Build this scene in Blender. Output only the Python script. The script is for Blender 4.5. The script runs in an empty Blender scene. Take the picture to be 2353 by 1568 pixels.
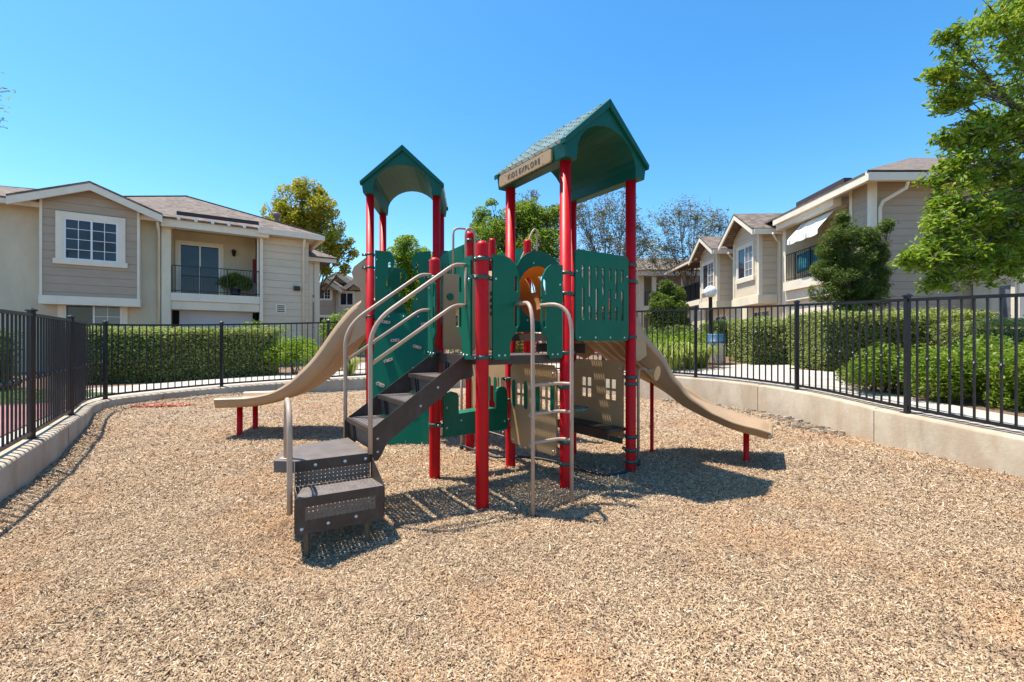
import bpy, math, random
import numpy as np
from mathutils import Vector, Matrix
from mathutils.geometry import tessellate_polygon
R = math.radians; UP = Vector((0,0,1))
rng = np.random.default_rng(7)
random.seed(7)
scene = bpy.context.scene
COL = scene.collection

# ------------------------------------------------------------------ camera, sky, sun
CH = 1.36                                   # eye height above the chips
cam_d = bpy.data.cameras.new('camera'); cam = bpy.data.objects.new('camera', cam_d); COL.objects.link(cam)
cam.location = (0, 0, CH); cam.rotation_euler = (R(90), 0, 0)
cam_d.lens = 16.0; cam_d.sensor_width = 36; cam_d.clip_start = 0.05; cam_d.clip_end = 3000
scene.camera = cam
SUND = Vector((0.35, -0.10, -1.0)).normalized()      # direction the sunlight travels
ELEV = math.asin(-SUND.z)
world = bpy.data.worlds.new('World'); scene.world = world; world.use_nodes = True
wn = world.node_tree; wn.nodes.clear()
sky = wn.nodes.new('ShaderNodeTexSky'); sky.sky_type = 'NISHITA'; sky.sun_disc = False
sky.sun_elevation = ELEV; sky.sun_rotation = math.atan2(-SUND.x, -SUND.y)
sky.altitude = 50; sky.air_density = 1.0; sky.dust_density = 0.42; sky.ozone_density = 3.0
hs = wn.nodes.new('ShaderNodeHueSaturation'); hs.inputs['Saturation'].default_value = 1.31; hs.inputs['Hue'].default_value = 0.493
bg = wn.nodes.new('ShaderNodeBackground'); bg.inputs['Strength'].default_value = 0.112
wo = wn.nodes.new('ShaderNodeOutputWorld')
wn.links.new(sky.outputs[0], hs.inputs['Color']); wn.links.new(hs.outputs[0], bg.inputs['Color']); wn.links.new(bg.outputs[0], wo.inputs['Surface'])
sun_d = bpy.data.lights.new('sun', 'SUN'); sun_d.energy = 3.6; sun_d.angle = R(0.55); sun_d.color = (1.0, 0.93, 0.82)
sun = bpy.data.objects.new('sun', sun_d); COL.objects.link(sun); sun.location = (-6, 3, 14)
sun.rotation_euler = SUND.to_track_quat('-Z', 'Y').to_euler()
scene.view_settings.view_transform = 'Standard'; scene.view_settings.look = 'None'
scene.view_settings.exposure = 1.22; scene.view_settings.gamma = 1.0
scene.cycles.max_bounces = 8; scene.cycles.transparent_max_bounces = 16

# ------------------------------------------------------------------ helpers
class MB:
    """collects faces in world space; build() links them as ONE mesh object"""
    def __init__(s): s.v = []; s.f = []; s.sm = []; s.mi = []
    def add(s, vs, fs, smooth=False, mi=0):
        o = len(s.v); s.v.extend([tuple(v) for v in vs])
        for f in fs: s.f.append([i+o for i in f]); s.sm.append(smooth); s.mi.append(mi)
        return s
    def box(s, lo, hi, T=None, mi=0):
        x0,y0,z0 = lo; x1,y1,z1 = hi
        if x0 > x1: x0,x1 = x1,x0
        if y0 > y1: y0,y1 = y1,y0
        if z0 > z1: z0,z1 = z1,z0
        vs = [(x0,y0,z0),(x1,y0,z0),(x1,y1,z0),(x0,y1,z0),(x0,y0,z1),(x1,y0,z1),(x1,y1,z1),(x0,y1,z1)]
        if T: vs = [T(*v) for v in vs]
        return s.add(vs, [(0,3,2,1),(4,5,6,7),(0,1,5,4),(1,2,6,5),(2,3,7,6),(3,0,4,7)], False, mi)
    def bar(s, a, b, w, h, mi=0, up=(0,0,1)):
        a = Vector(a); b = Vector(b); d = (b-a).normalized(); u = Vector(up)
        x = d.cross(u)
        if x.length < 1e-4: x = d.cross(Vector((0,1,0)))
        x.normalize(); u = x.cross(d)
        vs = []
        for p in (a,b):
            for i,j in ((-1,-1),(1,-1),(1,1),(-1,1)): vs.append(p + x*(w/2*i) + u*(h/2*j))
        return s.add(vs, [(3,2,1,0),(4,5,6,7),(0,1,5,4),(1,2,6,5),(2,3,7,6),(3,0,4,7)], False, mi)
    def tube(s, pts, r, n=12, cap=True, mi=0, smooth=True):
        pts = [Vector(p) for p in pts]; m = len(pts)
        rs = r if hasattr(r, '__len__') else [r]*m
        t0 = (pts[1]-pts[0]).normalized()
        a = t0.orthogonal().normalized(); vs = []; 
        for i,p in enumerate(pts):
            t = (pts[min(i+1,m-1)]-pts[max(i-1,0)]).normalized()
            a = (a - t*a.dot(t)).normalized(); b = t.cross(a)
            for k in range(n):
                th = 2*math.pi*k/n; vs.append(p + (a*math.cos(th)+b*math.sin(th))*rs[i])
        fs = []
        for i in range(m-1):
            for k in range(n):
                k2 = (k+1)%n; fs.append((i*n+k, i*n+k2, (i+1)*n+k2, (i+1)*n+k))
        s.add(vs, fs, smooth, mi)
        if cap:
            o = len(s.v)-len(vs)
            s.f.append([o+k for k in range(n)][::-1]); s.sm.append(False); s.mi.append(mi)
            s.f.append([o+(m-1)*n+k for k in range(n)]); s.sm.append(False); s.mi.append(mi)
        return s
    def lathe(s, c, prof, n=20, axis=(0,0,1), mi=0):
        """prof: list of (r, h) along axis from c"""
        ax = Vector(axis).normalized(); a = ax.orthogonal().normalized(); b = ax.cross(a); c = Vector(c); vs = []
        for r,h in prof:
            for k in range(n):
                th = 2*math.pi*k/n; vs.append(c + ax*h + (a*math.cos(th)+b*math.sin(th))*r)
        fs = [(i*n+k, i*n+(k+1)%n, (i+1)*n+(k+1)%n, (i+1)*n+k) for i in range(len(prof)-1) for k in range(n)]
        return s.add(vs, fs, True, mi)
    def prism(s, loops, T, t0, t1, mi=0):
        """loops: outer polygon + holes in 2D; T(u, w, t) -> world; extruded from t0 to t1"""
        ls = [[Vector((p[0],p[1],0)) for p in l] for l in loops]
        tris = tessellate_polygon(ls); flat = [p for l in ls for p in l]; n = len(flat)
        vs = [T(p.x,p.y,t0) for p in flat] + [T(p.x,p.y,t1) for p in flat]
        fs = []
        for tr in tris: fs.append(tuple(tr)); fs.append(tuple(i+n for i in tr[::-1]))
        o = 0
        for l in ls:
            m = len(l)
            for i in range(m):
                j = (i+1)%m; fs.append((o+i,o+j,o+j+n,o+i+n))
            o += m
        return s.add(vs, fs, False, mi)
    def sheet(s, grid, mi=0, smooth=True):
        h = len(grid); w = len(grid[0]); vs = [p for r in grid for p in r]
        return s.add(vs, [(i*w+j, i*w+j+1, (i+1)*w+j+1, (i+1)*w+j) for i in range(h-1) for j in range(w-1)], smooth, mi)
    def build(s, name, mats, parent=None, fix=True, bevel=0):
        mats = mats if isinstance(mats, (list,tuple)) else [mats]
        V = np.array(s.v, dtype=float)
        c = np.array([(V[:,0].min()+V[:,0].max())/2, (V[:,1].min()+V[:,1].max())/2, V[:,2].min()])
        me = bpy.data.meshes.new(name); me.from_pydata([tuple(v) for v in (V-c)], [], s.f)
        for m in mats: me.materials.append(m)
        me.polygons.foreach_set('use_smooth', s.sm); me.polygons.foreach_set('material_index', s.mi)
        me.validate()
        if fix:
            import bmesh
            bm = bmesh.new(); bm.from_mesh(me); bmesh.ops.recalc_face_normals(bm, faces=bm.faces); bm.to_mesh(me); bm.free()
        o = link(name, me, Vector(c), parent)
        if bevel:
            md = o.modifiers.new('edge', 'BEVEL'); md.width = bevel; md.segments = 2; md.limit_method = 'ANGLE'; md.angle_limit = R(40)
        return o
WP = {}
def link(name, data, c, parent=None):
    o = bpy.data.objects.new(name, data); COL.objects.link(o); o.location = c; WP[o] = Vector(c)
    if parent: o.parent = parent; o.location = Vector(c) - WP[parent]
    return o
def thing(name, loc, label, cat, group=None):
    o = link(name, None, Vector(loc)); o.empty_display_size = 0.2
    return tag(o, label, cat, group)
def tag(o, label, cat, group=None, kind=None):
    if label: o['label'] = label
    if cat: o['category'] = cat
    if group: o['group'] = group
    if kind: o['kind'] = kind
    return o
def struct(o): o['kind'] = 'structure'; return o
def quads(name, V, nper, mats, parent=None, faces=((0,1,2,3),), mi=None):
    """V: (N, nper, 3) array of little pieces -> one mesh"""
    N = V.shape[0]; c = V.reshape(-1,3).mean(0); c[2] = V[:,:,2].min()
    me = bpy.data.meshes.new(name); F = np.array(faces); k = F.shape[1]; nf = F.shape[0]
    me.vertices.add(N*nper); me.vertices.foreach_set('co', (V-c).reshape(-1).astype(np.float32))
    idx = (np.arange(N)[:,None,None]*nper + F[None]).reshape(-1)
    me.loops.add(len(idx)); me.loops.foreach_set('vertex_index', idx.astype(np.int32))
    me.polygons.add(N*nf); me.polygons.foreach_set('loop_start', (np.arange(N*nf)*k).astype(np.int32))
    me.polygons.foreach_set('loop_total', np.full(N*nf, k, np.int32))
    for m in (mats if isinstance(mats,(list,tuple)) else [mats]): me.materials.append(m)
    if mi is not None: me.polygons.foreach_set('material_index', np.repeat(mi, nf).astype(np.int32))
    me.update(calc_edges=True)
    return link(name, me, Vector(c), parent)
def at(x, y, Y): return Vector(((x-1176.5)*Y/1046, Y, CH+(784-y)*Y/1046))

# ------------------------------------------------------------------ materials
def nodes(name):
    m = bpy.data.materials.new(name); m.use_nodes = True; nt = m.node_tree
    return m, nt, nt.nodes['Principled BSDF']
def N(nt, typ, **kw):
    n = nt.nodes.new(typ)
    for k,v in kw.items():
        if k in n.inputs: n.inputs[k].default_value = v
        else: setattr(n, k, v)
    return n
def L(nt, a, b): nt.links.new(a, b)
def ramp(nt, fac, stops):
    r = nt.nodes.new('ShaderNodeValToRGB'); e = r.color_ramp.elements
    while len(e) > 1: e.remove(e[-1])
    e[0].position = stops[0][0]; e[0].color = (*stops[0][1],1)
    for p,c in stops[1:]:
        q = e.new(p); q.color = (*c,1)
    L(nt, fac, r.inputs[0]); return r
def mth(nt, op, a, b=None, c=None):
    n = nt.nodes.new('ShaderNodeMath'); n.operation = op
    for i,x in enumerate((a,b,c)):
        if x is None: continue
        if isinstance(x,(int,float)): n.inputs[i].default_value = x
        else: L(nt, x, n.inputs[i])
    return n.outputs[0]
def mixc(nt, fac, a, b, mode='MIX'):
    n = nt.nodes.new('ShaderNodeMix'); n.data_type = 'RGBA'; n.blend_type = mode
    for i,x in ((0,fac),(6,a),(7,b)):
        if isinstance(x,(int,float)): n.inputs[i].default_value = x
        elif isinstance(x,tuple): n.inputs[i].default_value = (*x,1)
        else: L(nt, x, n.inputs[i])
    return n.outputs[2]
def pos(nt): return nt.nodes.new('ShaderNodeNewGeometry').outputs['Position']
def noise(nt, vec, scale, detail=4, rough=0.6, stretch=None):
    if stretch:
        mp = N(nt, 'ShaderNodeMapping'); mp.inputs['Scale'].default_value = stretch; L(nt, vec, mp.inputs[0]); vec = mp.outputs[0]
    n = N(nt, 'ShaderNodeTexNoise', Scale=scale, Detail=detail, Roughness=rough); L(nt, vec, n.inputs['Vector']); return n.outputs['Fac']
def bump(nt, b, h, strength, dist=0.01):
    n = N(nt, 'ShaderNodeBump', Strength=strength, Distance=dist); L(nt, h, n.inputs['Height']); L(nt, n.outputs[0], b.inputs['Normal'])
def paint(name, col, rough=0.4, var=0.12, scale=6, dirt=None, spec=0.5, metal=0, bmp=0.0):
    m, nt, b = nodes(name); p = pos(nt)
    f = noise(nt, p, scale, 5, 0.65)
    c1 = tuple(x*(1-var) for x in col); c2 = tuple(min(1,x*(1+var)) for x in col)
    r = ramp(nt, f, [(0.3,c1),(0.7,c2)]); out = r.outputs[0]
    if dirt:
        f2 = noise(nt, p, scale*0.35, 6, 0.7, (1,1,0.4)); d = ramp(nt, f2, [(0.52,(0,0,0)),(0.75,(1,1,1))])
        out = mixc(nt, mth(nt,'MULTIPLY',d.outputs[0],dirt[1]), out, dirt[0])
    L(nt, out, b.inputs['Base Color'])
    rr = mth(nt, 'MULTIPLY_ADD', f, 0.25, rough-0.12); L(nt, rr, b.inputs['Roughness'])
    b.inputs['Specular IOR Level'].default_value = spec; b.inputs['Metallic'].default_value = metal
    if bmp: bump(nt, b, noise(nt, p, 60, 3), bmp, 0.004)
    return m
M = {}
M['red'] = paint('red_powder_coat', (0.50,0.0015,0.006), 0.44, 0.14, 5, ((0.40,0.02,0.015),0.35), 0.22)
M['green'] = paint('green_sheet_plastic', (0.002,0.118,0.066), 0.42, 0.10, 4, ((0.05,0.19,0.13),0.45), 0.2)
M['roofgreen'] = paint('green_moulded_plastic', (0.003,0.085,0.06), 0.38, 0.10, 3, ((0.02,0.11,0.085),0.3), 0.25)
M['shingle'] = paint('faded_glare_shingle', (0.46,0.56,0.56), 0.25, 0.2, 8, ((0.30,0.42,0.40),0.5), 0.6)  # faded green tiles, whitened in the colour to stand for sun glare
M['tan'] = paint('tan_plastic', (0.40,0.265,0.13), 0.42, 0.08, 3, ((0.36,0.25,0.16),0.35), 0.4)
M['slide'] = paint('tan_slide_plastic', (0.40,0.265,0.15), 0.36, 0.08, 2.5, ((0.38,0.26,0.15),0.35), 0.45)
M['tanrail'] = paint('beige_powder_coat', (0.43,0.315,0.235), 0.4, 0.10, 9, ((0.32,0.24,0.18),0.35), 0.3)
M['brown'] = paint('brown_coated_steel', (0.058,0.041,0.032), 0.5, 0.16, 14, ((0.14,0.115,0.10),0.4), 0.3, bmp=0.2)
M['clamp'] = paint('dark_green_clamp', (0.012,0.075,0.06), 0.35, 0.2, 30)
M['bolt'] = paint('galvanised_bolt', (0.62,0.62,0.60), 0.3, 0.1, 30, metal=0.7)
M['rubber'] = paint('black_rubber', (0.014,0.014,0.018), 0.5, 0.2, 20)
M['iron'] = paint('black_fence_paint', (0.014,0.015,0.018), 0.38, 0.25, 12, ((0.03,0.03,0.033),0.4), 0.4)
M['white'] = paint('white_trim', (0.80,0.71,0.55), 0.55, 0.06, 3, ((0.55,0.50,0.42),0.3))
M['vinyl'] = paint('white_vinyl', (0.80,0.80,0.79), 0.4, 0.03, 3)
M['gravel_white'] = paint('globe_plastic', (0.9,0.9,0.88), 0.35, 0.02, 3)
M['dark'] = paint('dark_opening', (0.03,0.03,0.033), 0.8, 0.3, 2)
M['garage'] = paint('grey_garage_panel', (0.52,0.54,0.57), 0.6, 0.05, 2)
M['lid'] = paint('blue_lid', (0.035,0.095,0.17), 0.45, 0.1, 6)
M['bin'] = paint('pebbled_bin', (0.50,0.41,0.33), 0.85, 0.25, 60, bmp=0.6)
M['bark'] = paint('bark', (0.11,0.085,0.065), 0.9, 0.45, 14, bmp=0.8)
M['palebark'] = paint('pale_bark', (0.20,0.175,0.155), 0.9, 0.35, 14, bmp=0.8)
M['turq'] = paint('turquoise_cloth', (0.01,0.14,0.19), 0.8, 0.7, 7, ((0.03,0.30,0.36),0.8))
M['redcloth'] = paint('red_hanging', (0.22,0.02,0.02), 0.8, 0.2, 9)

def stucco(name, col):
    m, nt, b = nodes(name); p = pos(nt)
    f = noise(nt, p, 0.9, 6, 0.7, (1,1,0.5)); r = ramp(nt, f, [(0.3,tuple(c*0.8 for c in col)),(0.7,tuple(min(1,c*1.08) for c in col))])
    L(nt, r.outputs[0], b.inputs['Base Color']); b.inputs['Roughness'].default_value = 0.92
    bump(nt, b, noise(nt, p, 30, 4, 0.7), 0.5, 0.01); return m
M['stucco'] = stucco('cream_stucco', (0.62,0.54,0.385))
M['stucco2'] = stucco('pale_stucco', (0.80,0.71,0.52))
def siding(name, col, pitch=0.27):
    m, nt, b = nodes(name); p = pos(nt)
    sx = N(nt,'ShaderNodeSeparateXYZ'); L(nt, p, sx.inputs[0])
    fr = mth(nt,'FRACT', mth(nt,'DIVIDE', sx.outputs[2], pitch))
    board = mth(nt,'FLOOR', mth(nt,'DIVIDE', sx.outputs[2], pitch))
    wn_ = N(nt,'ShaderNodeTexWhiteNoise'); wn_.noise_dimensions='1D'; L(nt, board, wn_.inputs['W'])
    gap = mth(nt,'LESS_THAN', fr, 0.045)
    f = noise(nt, p, 1.6, 6, 0.7, (1,1,3))
    r = ramp(nt, f, [(0.25,tuple(c*0.88 for c in col)),(0.75,tuple(c*1.08 for c in col))])
    tone = mixc(nt, mth(nt,'MULTIPLY',wn_.outputs[0],0.16), r.outputs[0], tuple(c*0.7 for c in col))
    out = mixc(nt, gap, tone, tuple(c*0.62 for c in col))
    L(nt, out, b.inputs['Base Color']); b.inputs['Roughness'].default_value = 0.75
    bump(nt, b, mth(nt,'SUBTRACT', mth(nt,'MULTIPLY',fr,-0.5), gap), 0.8, 0.02); return m
M['siding'] = siding('taupe_siding', (0.44,0.345,0.245))
M['siding2'] = siding('light_siding', (0.68,0.565,0.41), 0.30)
M['siding3'] = siding('grey_taupe_siding', (0.42,0.345,0.255), 0.22)
def shingles_m(name, col):
    m, nt, b = nodes(name); p = pos(nt)
    v = N(nt,'ShaderNodeTexVoronoi', Scale=5.5); v.feature='F1'
    mp = N(nt,'ShaderNodeMapping'); mp.inputs['Scale'].default_value=(1,1,3.2); L(nt,p,mp.inputs[0]); L(nt, mp.outputs[0], v.inputs['Vector'])
    sp = N(nt,'ShaderNodeSeparateColor'); L(nt, v.outputs['Color'], sp.inputs[0])
    f = noise(nt, p, 40, 3); g = mth(nt,'ADD', mth(nt,'MULTIPLY',sp.outputs[0],0.75), mth(nt,'MULTIPLY',f,0.3))
    r = ramp(nt, g, [(0.1,tuple(c*0.55 for c in col)),(0.5,col),(0.95,tuple(c*1.55 for c in col))])
    sx = N(nt,'ShaderNodeSeparateXYZ'); L(nt, p, sx.inputs[0]); fr = mth(nt,'FRACT', mth(nt,'MULTIPLY', sx.outputs[2], 17))
    out = mixc(nt, mth(nt,'LESS_THAN',fr,0.22), r.outputs[0], tuple(c*0.45 for c in col))
    L(nt, out, b.inputs['Base Color']); b.inputs['Roughness'].default_value = 0.95
    bump(nt, b, fr, 0.6, 0.02); return m
M['roof'] = shingles_m('asphalt_shingles', (0.19,0.147,0.118))
def glass(name, dark=(0.012,0.016,0.022)):
    m, nt, b = nodes(name); p = pos(nt)
    f = noise(nt, p, 1.3, 3); r = ramp(nt, f, [(0.35,dark),(0.7,tuple(c*3 for c in dark))])
    L(nt, r.outputs[0], b.inputs['Base Color']); b.inputs['Roughness'].default_value = 0.05; b.inputs['Specular IOR Level'].default_value = 0.45
    return m
M['glass'] = glass('window_glass')
M['paleglass'] = glass('curtained_glass', (0.09,0.10,0.11))
def concrete(name, col, sc=1.0, stain=0.5, warm=(0.40,0.30,0.20), joints=False):
    m, nt, b = nodes(name); p = pos(nt)
    f = noise(nt, p, 1.4*sc, 8, 0.7); f2 = noise(nt, p, 25, 4); f3 = noise(nt, p, 2.3*sc, 5, 0.6, (1,1,0.35))
    r = ramp(nt, f, [(0.3,tuple(c*0.72 for c in col)),(0.55,col),(0.8,tuple(c*1.14 for c in col))])
    s_ = ramp(nt, f3, [(0.44,(0,0,0)),(0.62,(1,1,1))]); f4 = noise(nt, p, 3.2*sc, 7, 0.75, (1,1,0.22)); s4 = ramp(nt, f4, [(0.56,(0,0,0)),(0.7,(1,1,1))])
    out = mixc(nt, mth(nt,'MULTIPLY',s_.outputs[0],stain), r.outputs[0], warm)
    out = mixc(nt, mth(nt,'MULTIPLY',f2,0.35), out, tuple(c*0.6 for c in col)); out = mixc(nt, mth(nt,'MULTIPLY',s4.outputs[0],stain*0.5), out, tuple(c*0.45 for c in col))
    L(nt, out, b.inputs['Base Color']); b.inputs['Roughness'].default_value = 0.9
    bump(nt, b, f2, 0.5, 0.008); return m
M['conc'] = concrete('curb_concrete', (0.51,0.43,0.315), 1.5, 0.85)
M['path'] = concrete('path_concrete', (0.52,0.47,0.405), 0.6, 0.3, (0.42,0.36,0.30))
M['redpath'] = concrete('maroon_path', (0.36,0.16,0.16), 0.8, 0.3, (0.22,0.10,0.10))
def soilm(name, c1, c2, c3, sc):
    m, nt, b = nodes(name); p = pos(nt)
    f = noise(nt, p, sc, 8, 0.75); f2 = noise(nt, p, 0.5, 4)
    r = ramp(nt, f, [(0.3,c1),(0.5,c2),(0.72,c3)])
    out = mixc(nt, mth(nt,'MULTIPLY',f2,0.3), r.outputs[0], c1)
    L(nt, out, b.inputs['Base Color']); b.inputs['Roughness'].default_value = 0.95
    bump(nt, b, f, 0.9, 0.03); return m
M['mulch'] = soilm('bark_mulch', (0.06,0.035,0.02), (0.22,0.13,0.08), (0.42,0.28,0.18), 26)
M['lawn'] = soilm('lawn_soil', (0.02,0.045,0.008), (0.05,0.11,0.015), (0.09,0.17,0.03), 30)
# wood chips: ground sheet under them, and the chips themselves
def chipsheet():
    m, nt, b = nodes('chip_litter'); p = pos(nt)
    big = noise(nt, p, 0.75, 5, 0.65); mid = noise(nt, p, 5, 5, 0.7); fine = noise(nt, p, 55, 6, 0.8)
    v = N(nt,'ShaderNodeTexVoronoi', Scale=46); v.feature='F1'
    mp = N(nt,'ShaderNodeMapping'); mp.inputs['Scale'].default_value=(0.6,1.5,1); L(nt,p,mp.inputs[0]); L(nt, mp.outputs[0], v.inputs['Vector'])
    sp = N(nt,'ShaderNodeSeparateColor'); L(nt, v.outputs['Color'], sp.inputs[0])
    g = mth(nt,'ADD', mth(nt,'MULTIPLY',sp.outputs[0],0.5), mth(nt,'MULTIPLY',fine,0.6))
    r = ramp(nt, g, [(0.18,(0.14,0.09,0.055)),(0.4,(0.36,0.25,0.155)),(0.62,(0.54,0.40,0.26)),(0.9,(0.72,0.58,0.42))])
    d = ramp(nt, big, [(0.48,(0,0,0)),(0.66,(1,1,1))])
    out = mixc(nt, mth(nt,'MULTIPLY',d.outputs[0],0.6), r.outputs[0], (0.42,0.24,0.12))
    out = mixc(nt, mth(nt,'MULTIPLY',mid,0.25), out, (0.22,0.15,0.10))
    L(nt, out, b.inputs['Base Color']); b.inputs['Roughness'].default_value = 0.95
    bump(nt, b, mth(nt,'ADD',v.outputs['Distance'],fine), 1.0, 0.02); return m
M['chipsheet'] = chipsheet()
def chipm():
    m, nt, b = nodes('wood_chip'); g = nt.nodes.new('ShaderNodeNewGeometry')
    r = ramp(nt, g.outputs['Random Per Island'], [(0.0,(0.10,0.06,0.038)),(0.12,(0.24,0.155,0.09)),(0.32,(0.37,0.25,0.145)),(0.65,(0.46,0.325,0.19)),(0.92,(0.56,0.42,0.265)),(1.0,(0.72,0.60,0.44))])
    big = noise(nt, g.outputs['Position'], 0.75, 5, 0.65); d = ramp(nt, big, [(0.48,(0,0,0)),(0.66,(1,1,1))])
    out = mixc(nt, mth(nt,'MULTIPLY',d.outputs[0],0.6), r.outputs[0], (0.46,0.25,0.115))
    m2 = noise(nt, g.outputs['Position'], 2.6, 4, 0.6); d2 = ramp(nt, m2, [(0.55,(0,0,0)),(0.72,(1,1,1))]); out = mixc(nt, mth(nt,'MULTIPLY',d2.outputs[0],0.55), out, (0.22,0.14,0.085))
    L(nt, out, b.inputs['Base Color']); b.inputs['Roughness'].default_value = 0.9
    return m
M['chip'] = chipm()
def leafm(name, stops, trans=0.35, rough=0.45, spec=0.4):
    m, nt, b = nodes(name); g = nt.nodes.new('ShaderNodeNewGeometry')
    r = ramp(nt, g.outputs['Random Per Island'], stops)
    f = noise(nt, g.outputs['Position'], 1.1, 3); out = mixc(nt, mth(nt,'MULTIPLY',f,0.5), r.outputs[0], stops[0][1])
    L(nt, out, b.inputs['Base Color']); b.inputs['Roughness'].default_value = rough; b.inputs['Specular IOR Level'].default_value = spec
    t = nt.nodes.new('ShaderNodeBsdfTranslucent'); L(nt, mixc(nt, 0.5, out, (0.25,0.32,0.02)), t.inputs['Color'])
    mx = nt.nodes.new('ShaderNodeMixShader'); mx.inputs[0].default_value = trans
    o = nt.nodes['Material Output']; L(nt, b.outputs[0], mx.inputs[1]); L(nt, t.outputs[0], mx.inputs[2]); L(nt, mx.outputs[0], o.inputs['Surface'])
    return m
M['leaf'] = leafm('fresh_leaf', [(0,(0.08,0.15,0.01)),(0.5,(0.20,0.32,0.02)),(1,(0.46,0.56,0.08))], 0.5)
M['hedgeleaf'] = leafm('hedge_leaf', [(0,(0.13,0.16,0.04)),(0.45,(0.40,0.46,0.12)),(1,(0.74,0.76,0.30))], 0.5)
M['limeleaf'] = leafm('lime_leaf', [(0,(0.13,0.24,0.01)),(0.5,(0.27,0.43,0.02)),(1,(0.5,0.6,0.06))], 0.5)
M['darkleaf'] = leafm('dark_leaf', [(0,(0.04,0.08,0.015)),(0.6,(0.12,0.20,0.03)),(1,(0.34,0.42,0.08))], 0.35)
M['goldleaf'] = leafm('golden_leaf', [(0,(0.12,0.16,0.01)),(0.3,(0.34,0.36,0.02)),(0.7,(0.78,0.62,0.04)),(1,(0.80,0.42,0.04))], 0.5)
M['drableaf'] = leafm('drab_leaf', [(0,(0.12,0.12,0.08)),(0.6,(0.22,0.21,0.13)),(1,(0.36,0.33,0.18))], 0.2)
M['bigleaf'] = leafm('broad_leaf', [(0,(0.07,0.15,0.008)),(0.4,(0.22,0.36,0.015)),(0.8,(0.42,0.55,0.04)),(1,(0.62,0.68,0.14))], 0.5)
M['straw'] = leafm('straw_leaf', [(0,(0.12,0.18,0.02)),(0.6,(0.28,0.33,0.05)),(1,(0.45,0.46,0.12))], 0.35)
M['bract'] = leafm('crimson_bract', [(0,(0.35,0.01,0.04)),(0.6,(0.62,0.02,0.09)),(1,(0.75,0.10,0.16))], 0.35)
M['petal'] = leafm('dry_petal', [(0,(0.55,0.08,0.09)),(0.6,(0.70,0.22,0.14)),(1,(0.78,0.42,0.25))], 0.2)
M['grass'] = leafm('grass_blade', [(0,(0.04,0.10,0.01)),(0.6,(0.09,0.19,0.02)),(1,(0.16,0.27,0.04))], 0.3)
M['core'] = paint('hedge_shade_core', (0.05,0.065,0.02), 0.95, 0.4, 12)  # dark green of the hedge core, standing for shade between the leaves
def perf(name, col, A, B, pitch=0.025, hole=0.0055):
    """coated steel sheet with rows of real see-through holes (A, B: unit directions in the sheet)"""
    m, nt, b = nodes(name); p = pos(nt)
    def comp(d):
        n = nt.nodes.new('ShaderNodeVectorMath'); n.operation='DOT_PRODUCT'; L(nt, p, n.inputs[0]); n.inputs[1].default_value = d; return n.outputs['Value']
    def cell(x): return mth(nt,'MULTIPLY', mth(nt,'SUBTRACT', mth(nt,'FRACT', mth(nt,'DIVIDE',x,pitch)), 0.5), pitch)
    a = cell(comp(A)); c = cell(comp(B))
    r = mth(nt,'SQRT', mth(nt,'ADD', mth(nt,'MULTIPLY',a,a), mth(nt,'MULTIPLY',c,c)))
    h = mth(nt,'LESS_THAN', r, hole)
    f = noise(nt, p, 12, 5, 0.7); rr = ramp(nt, f, [(0.3,tuple(x*0.8 for x in col)),(0.7,tuple(x*1.35 for x in col))])
    L(nt, rr.outputs[0], b.inputs['Base Color']); b.inputs['Roughness'].default_value = 0.5
    t = nt.nodes.new('ShaderNodeBsdfTransparent'); mx = nt.nodes.new('ShaderNodeMixShader')
    L(nt, h, mx.inputs[0]); L(nt, b.outputs[0], mx.inputs[1]); L(nt, t.outputs[0], mx.inputs[2]); L(nt, mx.outputs[0], nt.nodes['Material Output'].inputs['Surface'])
    return m
M['tube'] = paint('tan_tube_plastic', (0.50,0.30,0.13), 0.3, 0.08, 3)
def _tube():
    m = M['tube']; nt = m.node_tree; b = nt.nodes['Principled BSDF']; t = nt.nodes.new('ShaderNodeBsdfTranslucent'); t.inputs['Color'].default_value = (0.75,0.36,0.08,1)
    mx = nt.nodes.new('ShaderNodeMixShader'); mx.inputs[0].default_value = 0.35; L(nt, b.outputs[0], mx.inputs[1]); L(nt, t.outputs[0], mx.inputs[2]); L(nt, mx.outputs[0], nt.nodes['Material Output'].inputs['Surface'])
_tube()
def blinds():
    m, nt, b = nodes('window_blinds'); p = pos(nt); sx = N(nt,'ShaderNodeSeparateXYZ'); L(nt,p,sx.inputs[0]); fr = mth(nt,'FRACT',mth(nt,'MULTIPLY',sx.outputs[2],19))
    f = noise(nt,p,2.0,3); o = mixc(nt, mth(nt,'LESS_THAN',fr,.3),(0.16,0.17,0.18),(0.34,0.34,0.33)); L(nt, mixc(nt, mth(nt,'MULTIPLY',f,0.8), o, (0.05,0.06,0.07)), b.inputs['Base Color']); b.inputs['Roughness'].default_value = 0.08; return m
M['blinds'] = blinds()
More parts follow.
